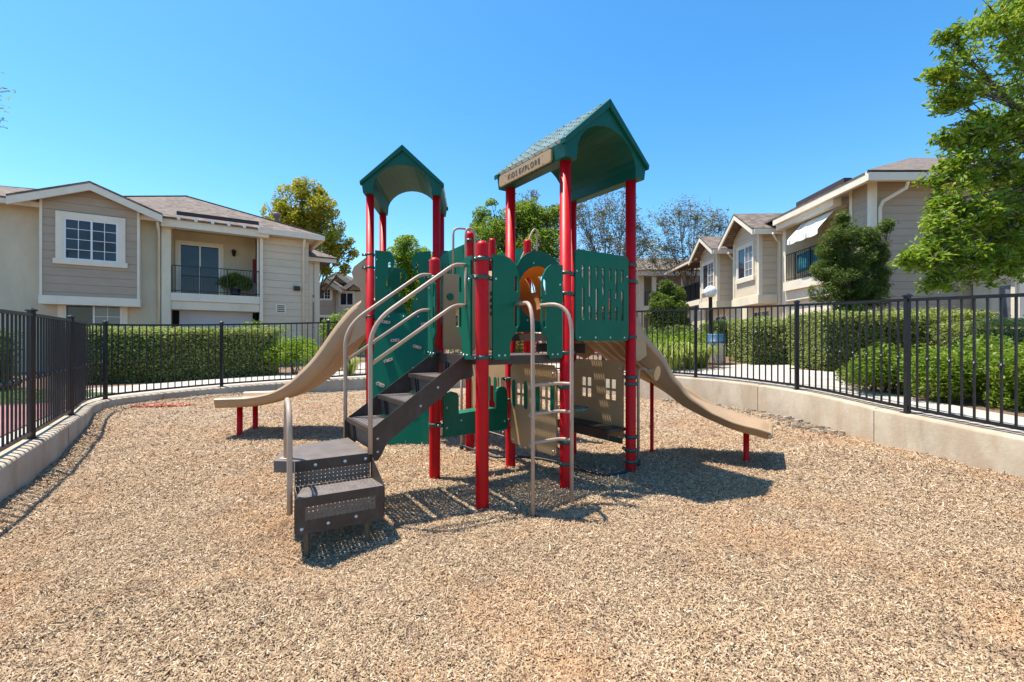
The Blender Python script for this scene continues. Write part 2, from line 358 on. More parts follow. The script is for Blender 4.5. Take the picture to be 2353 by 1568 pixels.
# ------------------------------------------------------------------ site: enclosure line, levels
FENCE = [(-3.45,-2.2),(-3.50,1.2),(-4.00,3.05),(-5.07,4.80),(-6.08,6.27),(-7.13,7.98),(-6.10,9.56),(-4.20,10.42),(-2.30,10.85),(-0.35,10.95),(1.62,10.25),(3.51,8.70),(4.40,7.03),(4.56,5.25),(4.85,3.50),(5.0,1.7),(5.0,-2.2)]
PP = np.array([(-5.07,4.8,.35),(-6.08,6.27,.385),(-7.13,8,.435),(-6.09,9.56,.473),(-3.5,10.6,.53),(0,10.9,.62),(3.51,8.7,.77),(4.4,7.03,.69),(4.54,5.25,.58),(4.75,4.19,.50)])
_A = np.stack([np.ones(len(PP)),PP[:,0],PP[:,1],PP[:,0]*PP[:,1]],1); CO = np.linalg.lstsq(_A, PP[:,2]-0.05, rcond=None)[0]
def G(x, y):                                        # level of curb top and of everything outside
    x = min(max(x,-8.5),6.5); y = min(max(y,2.0),12.5)
    return float(CO[0]+CO[1]*x+CO[2]*y+CO[3]*x*y)
def sp(x): return math.log1p(math.exp(min(x*3,40)))/3
def g0(x, y):                                       # level of the wood chips
    return 0.055*sp(y-6.2)+0.055*sp(x-2.3)*min(1,max(0,y/5))+0.05*sp(-x-4.4)*min(1,max(0,y/5))
def off(poly, d):
    out = []; n = len(poly)
    for i in range(n):
        a = Vector(poly[i-1] if i else poly[0]); b = Vector(poly[i]); c = Vector(poly[(i+1)%n] if i < n-1 else poly[-1])
        t = (c-a).normalized(); nrm = Vector((-t.y, t.x))      # left of travel direction = outside here
        out.append((b.x+nrm.x*d, b.y+nrm.y*d))
    return out
def smooth(poly, k=6):
    out = []; n = len(poly)
    for i in range(n-1):
        p0 = Vector(poly[max(i-1,0)]); p1 = Vector(poly[i]); p2 = Vector(poly[i+1]); p3 = Vector(poly[min(i+2,n-1)])
        for j in range(k):
            t = j/k
            out.append(tuple(0.5*((2*p1)+(p2-p0)*t+(2*p0-5*p1+4*p2-p3)*t*t+(3*p1-p0-3*p2+p3)*t**3)))
    out.append(tuple(poly[-1])); return out
LINE = smooth(FENCE, 6)
nL = len(LINE)
# curb wall
INN = off(LINE, -0.13); OUT = off(LINE, 0.12)
mb = MB(); rows = []
for i in range(nL):
    z = G(*LINE[i]); a = INN[i]; b = OUT[i]; wob = 0.012*math.sin(i*1.7)
    r = 0.03
    def lerp(t): return (a[0]*(1-t)+b[0]*t, a[1]*(1-t)+b[1]*t)
    q = lerp(r/0.25)
    rows.append([(a[0],a[1],-0.3),(a[0],a[1],z-r+wob*.3),(lerp(.04)[0],lerp(.04)[1],z-0.008),(q[0],q[1],z),(b[0],b[1],z+0.002),(b[0],b[1],z-0.5)])
mb.sheet(rows); curb = mb.build('curb_wall', M['conc'])
tag(curb, 'low curved concrete retaining curb around the wood chip bed under the fence', 'retaining wall')
# control joints
for i in (14,21,27,33,39,45,50,57,63,70,77,84):
    if i >= nL: continue
    a = Vector((*INN[i],0)); b = Vector((*OUT[i],0)); d = (b-a).normalized(); z = G(*LINE[i])
    jm = MB(); jm.bar(a+d*0.001+Vector((0,0,z-0.5)), a+d*0.001+Vector((0,0,z-0.035)), 0.007, 0.006, up=tuple(d)); jm.bar(a+d*0.012+UP*(z+0.0012), b+UP*(z+0.0035), 0.007, 0.004); jm.build('control_joint', M['dark'], curb)

# outside ground and path (rings that share the curb's outer edge)
CLOSE = LINE
def ring_mesh(offs, dz, i0=0, i1=None):
    i1 = i1 or nL; rows = []
    for d in offs:
        o = off(LINE, d)[i0:i1]; rows.append([(x, y, G(x,y)+dz) for x,y in o])
    return rows
mb = MB()
rows = ring_mesh([0.10,0.42,0.75,1.15,1.75,2.6,3.5], -0.012)
for k,R_ in enumerate((4.5,7,12,22,45,120,500,1500)):
    row = []
    for i in range(nL):
        x,y = LINE[i]; d = Vector((x+0.3,y-4.2)); d = d.normalized(); px,py = x+d.x*R_, y+d.y*R_
        row.append((px,py,G(px,py)-0.012))
    rows.append(row)
mb.sheet(rows, smooth=True); struct(mb.build('ground', M['mulch'], fix=False))
# ground behind the viewer
mb = MB(); mb.sheet([[(-900,-3.2,-0.02),(900,-3.2,-0.02)],[(-900,-1500,-0.02),(900,-1500,-0.02)]]); 
struct(mb.build('ground', M['mulch'], fix=False))
def wdt(i):
    x,y = LINE[i]
    return 0.9 if (x > 3 and y < 8) else (1.15 if x > 1 else (2.6 if x < -2.5 and y > 8.5 else 1.75))
OFS=[0.10,0.42,0.75,1.15,1.75,2.6]; _o={d:off(LINE,d) for d in OFS}; rows=[]
for d in OFS:
    row=[]
    for i in range(nL):
        e=min(d,wdt(i)); q=_o[e][i] if e in _o else off(LINE,e)[i]; row.append((q[0],q[1],G(*q)+0.008))
    rows.append(row)
mb = MB(); mb.sheet(rows, smooth=True); struct(mb.build('concrete_path', M['path'], fix=False))
def patch(name, pts, mat, dz, n=8):
    p = [Vector(q) for q in pts]; rows = []
    for i in range(n+1):
        a = p[0].lerp(p[3], i/n); b = p[1].lerp(p[2], i/n); row = []
        for j in range(n+1):
            q = a.lerp(b, j/n); row.append((q.x,q.y,G(q.x,q.y)+dz))
        rows.append(row)
    mb = MB(); mb.sheet(rows, smooth=True); return struct(mb.build(name, mat, fix=False))
patch('concrete_path', [(4.3,8.6),(7.2,10.4),(7.9,11.8),(3.9,9.9)], M['path'], 0.010)
patch('concrete_path', [(4.25,8.2),(5.15,6.95),(6.25,8.8),(5.2,10.2)], M['path'], 0.013)
patch('concrete_path', [(-3.9,11.5),(-2.7,11.9),(-4.6,19),(-6.4,19)], M['path'], 0.010)
patch('maroon_path', [(-4.2,2.9),(-6.0,2.4),(-8.5,7.3),(-7.3,7.75)], M['redpath'], 0.022)
patch('lawn', [(-8.3,3.0),(-7.7,8.9),(-10.6,9.8),(-14,3.0)], M['lawn'], 0.016)

# wood chip bed: rippled sheet
inside = np.array(LINE)
def inpoly(X, Y, poly):
    c = np.zeros(X.shape, bool); n = len(poly); j = n-1
    for i in range(n):
        xi,yi = poly[i]; xj,yj = poly[j]
        if yi != yj:
            c ^= ((yi > Y) != (yj > Y)) & (X < (xj-xi)*(Y-yi)/(yj-yi)+xi)
        j = i
    return c
def g0v(X, Y):
    f = lambda x: np.log1p(np.exp(np.minimum(x*3,40)))/3
    k = np.clip(Y/5,0,1)
    z = 0.055*f(Y-6.2)+0.055*f(X-2.3)*k+0.05*f(-X-4.4)*k
    z = z + 0.016*np.sin(1.7*X+0.9*Y)*np.sin(1.3*Y-0.7*X+1)+0.009*np.sin(4.1*X+2.3*Y+np.sin(2.1*Y))*np.sin(2.7*Y-3.1*X)+0.007*np.sin(7.3*Y-3.9*X+2*np.sin(X*1.7))*np.sin(6.1*X+Y)+0.005*np.sin(13*X+4*Y)*np.sin(11*Y-3*X)
    z = z - 0.055*np.exp(-(((X+1.1)/0.42)**2+((Y-2.92)/0.30)**2)) - 0.02*np.exp(-(((X-0.35)/0.4)**2+((Y-3.6)/0.4)**2))
    return z - 0.006
xs = np.arange(-7.6,5.5,0.08); ys = np.arange(-2.2,11.3,0.08); XX,YY = np.meshgrid(xs,ys)
ZZ = g0v(XX,YY); ok = inpoly(XX,YY,LINE)
idx = -np.ones(XX.shape,int); idx[ok] = np.arange(ok.sum())
vs = np.stack([XX[ok],YY[ok],ZZ[ok]],1)
a=idx[:-1,:-1]; b=idx[:-1,1:]; c=idx[1:,1:]; d=idx[1:,:-1]; good=(a>=0)&(b>=0)&(c>=0)&(d>=0)
mb = MB(); mb.v = [tuple(v) for v in vs]; mb.f = np.stack([a[good],b[good],c[good],d[good]],1).tolist(); mb.sm=[True]*len(mb.f); mb.mi=[0]*len(mb.f)
struct(mb.build('play_area_ground', M['chipsheet'], fix=False))
# the loose chips
NC = 520000
D = 1.0/rng.uniform(1/11.0,1/1.45,NC); D = np.where(rng.random(NC)<0.25, rng.uniform(1.5,10,NC), D)
X = rng.uniform(-1.25,1.25,NC)*D
X2 = rng.uniform(-4,5,90000); D2 = rng.uniform(-.6,5.5,90000); X = np.concatenate([X,X2]); D = np.concatenate([D,D2]); k = inpoly(X,D,LINE)&(np.abs(X)<9); X=X[k]; D=D[k]; n=len(X)
far = np.clip(D/3.0,1,2.0)
ln = rng.gamma(2.2,0.0054,n)*far+0.005; wd = rng.uniform(0.0028,0.009,n)*far**0.7; th = rng.uniform(0,2*np.pi,n); tl = rng.normal(0,0.38,n); ro = rng.normal(0,0.5,n)
dx = np.stack([np.cos(th)*np.cos(tl),np.sin(th)*np.cos(tl),np.sin(tl)],1); sx_ = np.stack([-np.sin(th)*np.cos(ro),np.cos(th)*np.cos(ro),np.sin(ro)],1)
up = np.cross(dx,sx_); cen = np.stack([X,D,g0v(X,D)+0.004+np.abs(np.sin(tl))*ln*0.35+rng.uniform(0,0.008,n)],1)
l2=(ln/2)[:,None]; w2=(wd/2)[:,None]; h=(wd*0.35)[:,None]
V = np.stack([cen-dx*l2-sx_*w2*0.6, cen-dx*l2+up*h, cen-dx*l2*0.8+sx_*w2, cen+dx*l2*0.8-sx_*w2, cen+dx*l2+up*h, cen+dx*l2*0.9+sx_*w2*0.5],1)
chips = quads('wood_chips', V, 6, M['chip'], None, ((0,3,4,1),(1,4,5,2)))
tag(chips, 'pale brown wood chips covering the play area inside the curb', 'wood chips', kind='stuff')
def scatter(name, cx, cy, rx, ry, n, mat, label, cat, size=0.02, zf=g0v, lift=0.012, ang=0):
    a = rng.uniform(0,2*np.pi,n); r = np.sqrt(rng.random(n))*rng.uniform(0.5,1,n); u=np.cos(a)*r*rx; v=np.sin(a)*r*ry
    x = cx+u*math.cos(ang)-v*math.sin(ang); y = cy+u*math.sin(ang)+v*math.cos(ang); z = zf(x,y)+lift+rng.uniform(0,0.015,n)
    th=rng.uniform(0,6.28,n); s=rng.uniform(0.5,1.2,n)*size; ti=rng.normal(0,0.4,n)
    A=np.stack([np.cos(th),np.sin(th),np.sin(ti)],1)*s[:,None]; B=np.stack([-np.sin(th),np.cos(th),np.sin(ti*0.7)],1)*s[:,None]*0.7; c=np.stack([x,y,z],1)
    o = quads(name, np.stack([c-A,c-B,c+A,c+B],1), 4, mat); return tag(o,label,cat,kind='stuff')
scatter('fallen_petals', -6.25, 8.15, 0.55, 0.16, 700, M['petal'], 'drift of fallen red and orange petals on the chips by the curb', 'petals', 0.024, ang=0.45)
# broken mortar at the foot of the right hand curb
rb = MB()
for i in range(480):
    t = rng.random(); k0 = 64.5 + t*11.0; i0 = int(k0); f = k0-i0; P0 = INN[i0]; P1 = INN[i0+1]; x = P0[0]*(1-f)+P1[0]*f; y = P0[1]*(1-f)+P1[1]*f
    o = rng.exponential(0.07); nx,ny = (LINE[i0][0]-INN[i0][0])/0.13,(LINE[i0][1]-INN[i0][1])/0.13; x -= nx*o; y -= ny*o
    s = rng.uniform(0.008,0.05)*rng.uniform(.6,1.15); z = g0(x,y)+0.0; az = rng.uniform(0,3.1); pts=[]
    m_=6
    for q in range(m_):
        an=az+q*6.283/m_; rr=s*rng.uniform(0.7,1.5); pts.append((x+math.cos(an)*rr*1.4,y+math.sin(an)*rr))
    hh = s*rng.uniform(0.4,1.1)
    vs_=[(p[0],p[1],z-0.03) for p in pts]+[(x+(p[0]-x)*0.7,y+(p[1]-y)*0.7,z+hh*rng.uniform(.7,1.2)) for p in pts]
    rb.add(vs_,[(5,4,3,2,1,0),(6,7,8,9,10,11)]+[(q,(q+1)%6,6+(q+1)%6,6+q) for q in range(6)])
tag(rb.build('concrete_rubble', paint('broken_concrete',(0.26,0.205,0.15),0.95,0.6,16,bmp=0.8)), 'broken concrete rubble along the foot of the sunlit curved curb', 'rubble', kind='stuff')

# ------------------------------------------------------------------ fence
FH = 1.27
fz = lambda x,y: G(x,y)+0.05
fence = thing('metal_fence', (0,10.95,G(0,10.95)), 'black metal picket fence with small collars standing on the curved curb', 'fence')
for x,y in FENCE[1:-1]:
    p = MB(); z = G(x,y); p.box((x-.024,y-.024,z-0.01),(x+.024,y+.024,z+FH+0.075)); 
    p.add([(x-.034,y-.034,z+FH+.075),(x+.034,y-.034,z+FH+.075),(x+.034,y+.034,z+FH+.075),(x-.034,y+.034,z+FH+.075),(x-.034,y-.034,z+FH+.09),(x+.034,y-.034,z+FH+.09),(x+.034,y+.034,z+FH+.09),(x-.034,y+.034,z+FH+.09),(x,y,z+FH+.115)],[(3,2,1,0),(0,1,5,4),(1,2,6,5),(2,3,7,6),(3,0,4,7),(4,5,8),(5,6,8),(6,7,8),(7,4,8)])
    p.box((x-.05,y-.05,z-0.004),(x+.05,y+.05,z+0.008))
    p.build('fence_post', M['iron'], fence)
cnt = 0
for i in range(1,len(FENCE)-2):
    seg = LINE[i*6:(i+1)*6+1]; pm = MB(); dist = 0
    for a,b in zip(seg[:-1],seg[1:]):
        za,zb_ = G(*a),G(*b)
        pm.bar((a[0],a[1],za+0.065),(b[0],b[1],zb_+0.065),0.030,0.034)
        pm.bar((a[0],a[1],za+FH+0.035),(b[0],b[1],zb_+FH+0.035),0.032,0.034)
        pass
    # pickets at even spacing along the bay
    P = [Vector(q) for q in seg]; Ls=[(P[k+1]-P[k]).length for k in range(len(P)-1)]; T_=sum(Ls); npk = max(4,round(T_/0.112))
    for q in range(1,npk):
        d = q*T_/npk; k=0
        while d > Ls[k]: d -= Ls[k]; k += 1
        p = P[k].lerp(P[k+1], d/Ls[k]); z = G(p.x,p.y); t=(P[k+1]-P[k]).normalized(); h=0.0082
        e = Vector((t.x*h,t.y*h,0)); f_ = Vector((-t.y*h,t.x*h,0)); c=Vector((p.x,p.y,0))
        vs_=[c+s1*e+s2*f_+Vector((0,0,zz)) for zz in (z+0.05,z+FH+0.02) for s1,s2 in ((-1,-1),(1,-1),(1,1),(-1,1))]
        pm.add(vs_,[(0,1,5,4),(1,2,6,5),(2,3,7,6),(3,0,4,7)])
        cnt += 1
        if cnt%2: pm.lathe((p.x,p.y,z+FH*0.5),[(0.008,-0.025),(0.014,-0.02),(0.014,-0.010),(0.029,-0.005),(0.029,0.005),(0.014,0.010),(0.014,0.02),(0.008,0.025)],8)
    pm.build('fence_panel', M['iron'], fence, fix=False)
# ------------------------------------------------------------------ play structure
AL = R(34.7); MOD = 0.905
W = Vector((math.cos(AL), math.sin(AL), 0)); VV = Vector((-math.sin(AL), math.cos(AL), 0)); UP = Vector((0,0,1))
P1 = Vector((-0.245, 3.735, 0))
def Nd(i, j): return P1 + W*(i*MOD) + VV*(j*MOD)
play = thing('play_structure', (0,5.0,0), 'red, green and tan climbing play structure with two roofed towers, slides, stairs and ladder', 'playground structure')
LA = R(5.0); LW = Vector((math.cos(LA), math.sin(LA),0)); LV = Vector((-math.sin(LA), math.cos(LA),0))
T8 = Vector((-1.977,6.34,0)); T9 = T8+LW*0.915; T10 = T8+LV*0.915; T11 = T9+LV*0.915
PR = 0.054
def ring(mb, p, z, h=0.032, r=PR, mi=0):
    mb.lathe((p.x,p.y,z),[(r+0.001,-h/2),(r+0.011,-h/2),(r+0.011,h/2),(r+0.001,h/2)],20,mi=mi)
def lug(mb, p, z, d, l=0.05):
    a = Vector((p.x,p.y,z)); q = a+d*(PR+0.005); mb.bar(q, q+d*l, 0.022, 0.032)
    side = d.cross(UP)
    for s in (-1,1):
        c = a + d*(PR+0.02) + side*s*0.012
        mb.lathe(c, [(0.009,0),(0.009,0.008),(0.0,0.010)], 8, axis=side*s, mi=1)
def post(p, top, clamps=(), cap=True, r=PR):
    mb = MB(); z = g0(p.x,p.y)
    pr = [(r,z-0.12),(r,top-r*0.9)] + [(r*math.cos(a), top-r*0.9+r*0.9*math.sin(a)) for a in (0.3,0.6,0.9,1.2,1.45)] + [(0.0005,top)] if cap else [(r,z-0.12),(r,top),(0.0005,top)]
    mb.lathe((p.x,p.y,0), pr, 24); o = mb.build('post', M['red'], play)
    for cz,dirs in clamps:
        c = MB(); ring(c, p, cz)
        for d in dirs: lug(c, p, cz, d)
        c.build('clamp', [M['clamp'],M['bolt']], o)
    return o
post(Nd(0,0), 2.185, [(2.03,(W,-W)),(1.88,(W,-W)),(1.225,(W,-W))])
post(Nd(0,1), 2.185, [(1.98,(-W,)),(1.25,(-W,)),(0.54,(VV*-1+W*0.2,))])
RT = 3.03
post(Nd(1,0), RT, [(1.99,(W,)),(1.80,(W,)),(1.25,(W,)),(0.93,(VV,)),(0.42,(VV,)),(0.22,(VV,))], False)
post(Nd(2,0), RT, [(2.15,(W*-1,)),(1.98,(W,)),(1.40,(W*-1,)),(0.98,(VV,)),(0.91,(W,)),(0.36,(VV,)),(0.22,(VV,)),(0.10,(W,))], False)
post(Nd(1,1), RT, [(0.95,(-W,)),(0.72,(-W,)),(0.5,(-W,))], False)
post(Nd(2,1), RT, [(1.12,(-VV,)),(0.75,(-VV,)),(0.45,(-VV,))], False)
post(Nd(1,2), 2.74, [(2.62,(W,)),(1.06,(W,)),(0.9,(-W,))])
post(Nd(2,2), 2.76, [(2.5,(W,))]); post(Nd(2,3), 2.94)
LT = 3.40
post(T8, LT, [(2.56,(-LW,)),(2.38,(-LW,)),(1.70,(LW,))], False); post(T9, LT, [(1.7,(-LW,))], False); post(T10, LT, [], False); post(T11, LT, [], False)

# decks: perforated sheet with a folded rim
wv, vvv = tuple(W), tuple(VV)
M['deckperf'] = perf('perforated_deck', (0.12,0.10,0.09), wv, vvv, 0.034, 0.0088)
M['riserperf'] = perf('perforated_riser', (0.105,0.086,0.076), vvv, (0,0,1), 0.026, 0.0055)
M['stepperf'] = perf('perforated_step_front', (0.115,0.092,0.078), wv, (0,0,1), 0.026, 0.0055)
def deck(O, a, b, l1, l2, z, name='deck'):
    T = lambda s,t,h: O + a*s + b*t + UP*h
    mb = MB(); mb.add([T(0.03,0.03,z),T(l1-.03,0.03,z),T(l1-.03,l2-.03,z),T(.03,l2-.03,z)],[(0,1,2,3)])
    for lo,hi in (((0.06,0,z-0.075),(l1-.06,0.03,z+0.002)),((0.06,l2-.03,z-0.075),(l1-.06,l2,z+0.002)),((0,0.06,z-0.075),(0.03,l2-.06,z+0.002)),((l1-.03,0.06,z-0.075),(l1,l2-.06,z+0.002))):
        mb.box(lo,hi,T,1)
    return mb.build(name, [M['deckperf'],M['brown']], play)
ZA, ZB, ZD, ZL = 1.235, 1.435, 1.66, 1.72
deck(Nd(0,0), W, VV, MOD, MOD, ZA); deck(Nd(1,0), W, VV, MOD, MOD, ZB); deck(Nd(1,2), W, VV, MOD, MOD, ZD); deck(T8, LW, LV, .915, .915, ZL)
O3 = Nd(0,2)+W*0.0
mb = MB(); q = [Nd(1,2)-W*.03, Nd(1,3)-W*0.02, T11, T9]; mb.add([p+UP*(ZD+.01) for p in q]+[p+UP*(ZD-.06) for p in q],[(0,1,2,3),(7,6,5,4),(0,4,5,1),(1,5,6,2),(2,6,7,3),(3,7,4,0)])
mb.build('deck', M['brown'], play)
# riser between the two nearer decks
T_ = lambda u,w,t: Nd(1,1)+(-VV)*u+W*t+UP*w
mb = MB(); mb.prism([[(.07,1.36),(.85,1.36),(.85,1.43),(.07,1.43)]], T_, -0.035, -0.03); mb.prism([[(.07,1.24),(.85,1.24),(.85,1.335),(.07,1.335)]], T_, 0.3,0.31)
mb.build('step_riser', M['brown'], play)

def capsule(cx, z0, z1, w=0.022, n=5):
    r = w; pts = []
    for k in range(n+1): a = math.pi*k/n; pts.append((cx+r*math.cos(a), z1-r+r*math.sin(a)))
    for k in range(n+1): a = math.pi+math.pi*k/n; pts.append((cx+r*math.cos(a), z0+r+r*math.sin(a)))
    return pts
def rrect(x0,z0,x1,z1,r=0.03,n=4):
    pts=[]
    for cx,cz,a0 in ((x1-r,z0+r,-90),(x1-r,z1-r,0),(x0+r,z1-r,90),(x0+r,z0+r,180)):
        for k in range(n+1): a=R(a0+90*k/n); pts.append((cx+r*math.cos(a),cz+r*math.sin(a)))
    return pts
def bolts(mb, T, pts, t, d, mi=1, r=0.011):
    for u,w in pts:
        c = T(u,w,t); ax = (T(u,w,t+d)-c).normalized(); mb.lathe(c,[(r,0),(r*0.8,0.004),(0.0005,0.006)],8,axis=ax,mi=mi)
def frame(O, d, nrm): return lambda u,w,t: O + d*u + UP*w + nrm*t
# gates: shape given in (u from its post towards the opening, z)
def gate(O, d, nrm, zb, name='gate_panel', wid=0.27, h=0.815, parent=None):
    T = frame(O, d, nrm); x1 = wid; arc = [(x1-0.15+0.15*math.cos(a), zb+h-0.22+0.22*math.sin(a)) for a in [R(k) for k in (0,15,30,45,60,75,90)]]
    q=min(1,wid/.25); outer = [(0.0,zb-0.03),(0.02,zb-0.05),(0.155*q,zb-0.05),(0.17*q,zb-0.02),(0.175*q,zb+0.07),(0.19*q,zb+0.13),(0.235*q,zb+0.18),(x1,zb+0.25),(x1,zb+0.46),(x1-.01,zb+0.48),(x1,zb+0.5)]+arc+[(0.0,zb+h)]
    outer = [p for i,p in enumerate(outer) if i==0 or p != outer[i-1]]
    mb = MB(); mb.prism([outer, capsule(x1-0.035,zb+0.22,zb+0.43,0.018), capsule(x1-0.035,zb+0.52,zb+0.66,0.018)], T, 0, 0.019)
    bolts(mb, T, [(0.06,zb-0.015),(0.12,zb-0.015),(0.03,zb+0.62)], 0.019, 1); bolts(mb, T, [(0.06,zb-0.015),(0.12,zb-0.015),(0.03,zb+0.62)], 0, -1)
    return mb.build(name, [M['green'],M['bolt']], play)
gate(Nd(0,0)+W*0.075-VV*0.03, W, -VV, 1.255); gate(Nd(1,0)-W*0.075-VV*0.03, -W, -VV, 1.255, wid=.245, h=.80)
gate(Nd(0,0)+VV*0.10-W*0.035, VV, -W, 1.255, wid=.21); gate(Nd(0,1)-VV*0.0-W*0.055, -VV, -W, 1.255, wid=.165, h=.74)
# gates at the left tower, wavy with hand slots
def wavy(O, d, nrm, zb, wid=0.27, h=0.86):
    T = frame(O,d,nrm); outer=[(0,zb)]
    for k in range(25):
        f=k/24; outer.append((wid*(0.78+0.22*math.sin(f*8.5+0.6))-(0.10*max(0,f-0.75)*4)**2*2.2, zb+h*f))
    outer.append((0,zb+h+0.02)); mb=MB()
    mb.prism([outer,capsule(wid*0.72,zb+0.20,zb+0.38,0.018),capsule(wid*0.72,zb+0.56,zb+0.72,0.018)],T,0,0.019)
    bolts(mb,T,[(0.02,zb+0.1),(0.02,zb+0.5),(0.02,zb+0.75)],0.019,1)
    return mb.build('gate_panel',[M['green'],M['bolt']],play)
wavy(T8+LW*0.075-LV*0.02, LW, -LV, 1.74); wavy(T9-LW*0.075-LV*0.02, -LW, -LV, 1.74)
wavy(T10+LW*0.07, LW, LV, 1.74, 0.30, 0.78); wavy(T11-LW*0.07, -LW, LV, 1.74, 0.30, 0.78)
# slotted panel on the near tower
T = frame(Nd(1,0)+W*0.085-VV*0.025, W, -VV); x1 = MOD-0.17
hs_ = []
for k in range(7):
    cx = 0.10+k*(x1-0.19)/6
    if k%2==0: hs_ += [capsule(cx,1.955,2.085,0.017),capsule(cx,1.56,1.875,0.017)]
    else: hs_ += [capsule(cx,1.78,2.085,0.017),capsule(cx,1.56,1.705,0.017)]
mb = MB(); mb.prism([rrect(0,1.36,x1,2.225,0.045)]+hs_, T, 0, 0.019); bt=[(0.06+k*(x1-.12)/3,1.395) for k in range(4)]+[(0.02,2.02),(x1-.02,2.02)]
bolts(mb,T,bt,0.019,1); mb.build('slotted_panel',[M['green'],M['bolt']],play)
# slotted panel beside the left tower, solid panels behind
Tp = T9; dq=(Nd(1,2)-T9); ln_=dq.length; dq.normalize(); nq = Vector((dq.y,-dq.x,0))
T = frame(Tp+dq*0.06, dq, nq); x1=ln_-0.1
mb = MB(); mb.prism([[(0,1.69),(x1,1.69),(x1,2.60),(0.20,2.56),(0.03,2.50)]]+[capsule(0.14+0.085*k,2.15,2.42-0.01*k,0.013) for k in range(5)],T,0,0.019); mb.build('slotted_panel',M['green'],play)
T = frame(Nd(2,2)+VV*0.06, VV, -W); mb = MB(); mb.prism([rrect(0,1.7,MOD-.12,2.66,0.05)],T,0,0.019); mb.build('barrier_panel',M['green'],play)
T = frame(Nd(2,3)-W*0.06, -W, VV); mb = MB(); mb.prism([rrect(0,1.7,MOD-.12,2.66,0.05)],T,0,0.019); mb.build('barrier_panel',M['green'],play)
# arched panel with the tube mouth
T = frame(Nd(1,1)+W*0.06, W, -VV); x1=MOD-0.12; cxm=x1/2-0.055
arch=[(x1,2.16)]+[(cxm+0.335*math.cos(a),2.10+0.29*math.sin(a)) for a in [R(k) for k in range(25,156,10)]]+[(0,2.16)]
circ=[(cxm+0.315*math.cos(R(k)),1.90+0.315*math.sin(R(k))) for k in range(0,360,12)]
mb=MB(); mb.prism([[(0,1.46),(x1,1.46)]+arch, circ],T,0,0.019)
bolts(mb,T,[(cxm+0.355*math.cos(R(k)),1.90+0.355*math.sin(R(k))) for k in range(15,375,45)],0.019,1)
mb.build('arched_panel',[M['green'],M['bolt']],play)
# crawl tube, turning away behind the panel, with two hand slots cut through
mb=MB(); c0=Nd(1,1)+W*(0.06+cxm)+UP*1.90; nseg=14; nr=30; rt=0.325; grid=[]; grid2=[]
def tubept(f):
    a=f*0.55; return c0+VV*(0.95*f)+W*(-0.30*f*f)
for i in range(nseg+1):
    f=i/nseg; c=tubept(f); row=[]; row2=[]
    for k in range(nr+1):
        th=2*math.pi*k/nr; rr=rt*(1+0.02*math.sin(f*3.1*6)**8); row.append(c+(W*math.cos(th)+UP*math.sin(th))*rr); row2.append(c+(W*math.cos(th)+UP*math.sin(th))*(rr+0.012))
    grid.append(row); grid2.append(row2)
def holes(i,k): return (i in (3,) and k in (1,2,3)) or (i in (6,) and k in (1,2,3))
for g_ in (grid,grid2):
    w_=len(g_[0]); vs_=[p for r in g_ for p in r]; mb.add(vs_,[(i*w_+j,i*w_+j+1,(i+1)*w_+j+1,(i+1)*w_+j) for i in range(nseg) for j in range(nr) if not holes(i,j)],True)
mb.build('crawl_tube', M['tube'], play, fix=False)
# tan activity panel on the far side of the near deck
T = frame(Nd(0,1)+W*0.075-VV*0.02, W, -VV); x1=MOD-.14
mb=MB(); dots=[[(0.28+0.012*math.cos(R(a)),z+0.012*math.sin(R(a))) for a in range(0,360,45)] for z in (1.5,1.56)]
mb.prism([rrect(0,1.275,x1,2.03,0.03),capsule(0.155,1.50,1.70,0.017),capsule(0.235,1.50,1.70,0.012),capsule(0.60,1.52,1.72,0.017)],T,0,0.019)
mb.prism([[(0.045+.028+0.036*math.cos(R(a)),1.80+0.036*math.sin(R(a))) for a in range(0,360,20)]],T,0.0195,0.03,1)
for zz in (1.86,1.79,1.72,1.65): mb.prism([[(0.56+0.022*math.cos(R(a)),zz+0.026*math.sin(R(a))) for a in range(0,360,30)]],T,0.0195,0.026,2)
mb.build('activity_panel',[M['tan'],M['green'],M['brown']],play)
# tan window panels below the decks
def house_panel(O,d,nrm,l,z0,z1,shut,wins,drop=0.0,shz=(0.66,0.95)):
    T=frame(O,d,nrm); hl=[]
    for wx in wins:
        for i in (0,1):
            for j in (0,1): hl.append([(wx+i*0.088,0.70+j*0.125+z0-0.3+.02),(wx+i*0.088+0.07,0.70+j*0.125+z0-0.3+.02),(wx+i*0.088+0.07,0.70+j*0.125+z0-0.3+0.12),(wx+i*0.088,0.70+j*0.125+z0-0.3+0.12)])
    mb=MB(); mb.prism([[(0.03,z0),(l-.03,z0),(l,z0+.03),(l,z1-.05),(l-.05,z1),(.05,z1),(0,z1-.05),(0,z0+.03)]]+hl,T,0,0.019)
    for sx in shut: mb.prism([capsule(sx,shz[0],shz[1],0.026)],T,0.0195,0.026,1)
    bolts(mb,T,[(0.05,z0+.04),(l-.05,z0+.04),(l-.05,z1-.08)],0.019,1,2)
    return mb.build('window_panel',[M['tan'],M['green'],M['bolt']],play)
house_panel(Nd(1,1)-VV*0.075-W*0.03, -VV, -W, MOD-.15, 0.27,1.13,(0.06,0.275,0.475,0.70),(0.10,0.52))
house_panel(Nd(2,1)-VV*0.075-W*0.02, -VV, -W, MOD-.15, 0.30,1.15,(),(0.13,0.50))
house_panel(Nd(1,2)-VV*0.075, -VV, -W, MOD-.15, 0.30,1.25,(0.42,0.55),(0.20,0.60))
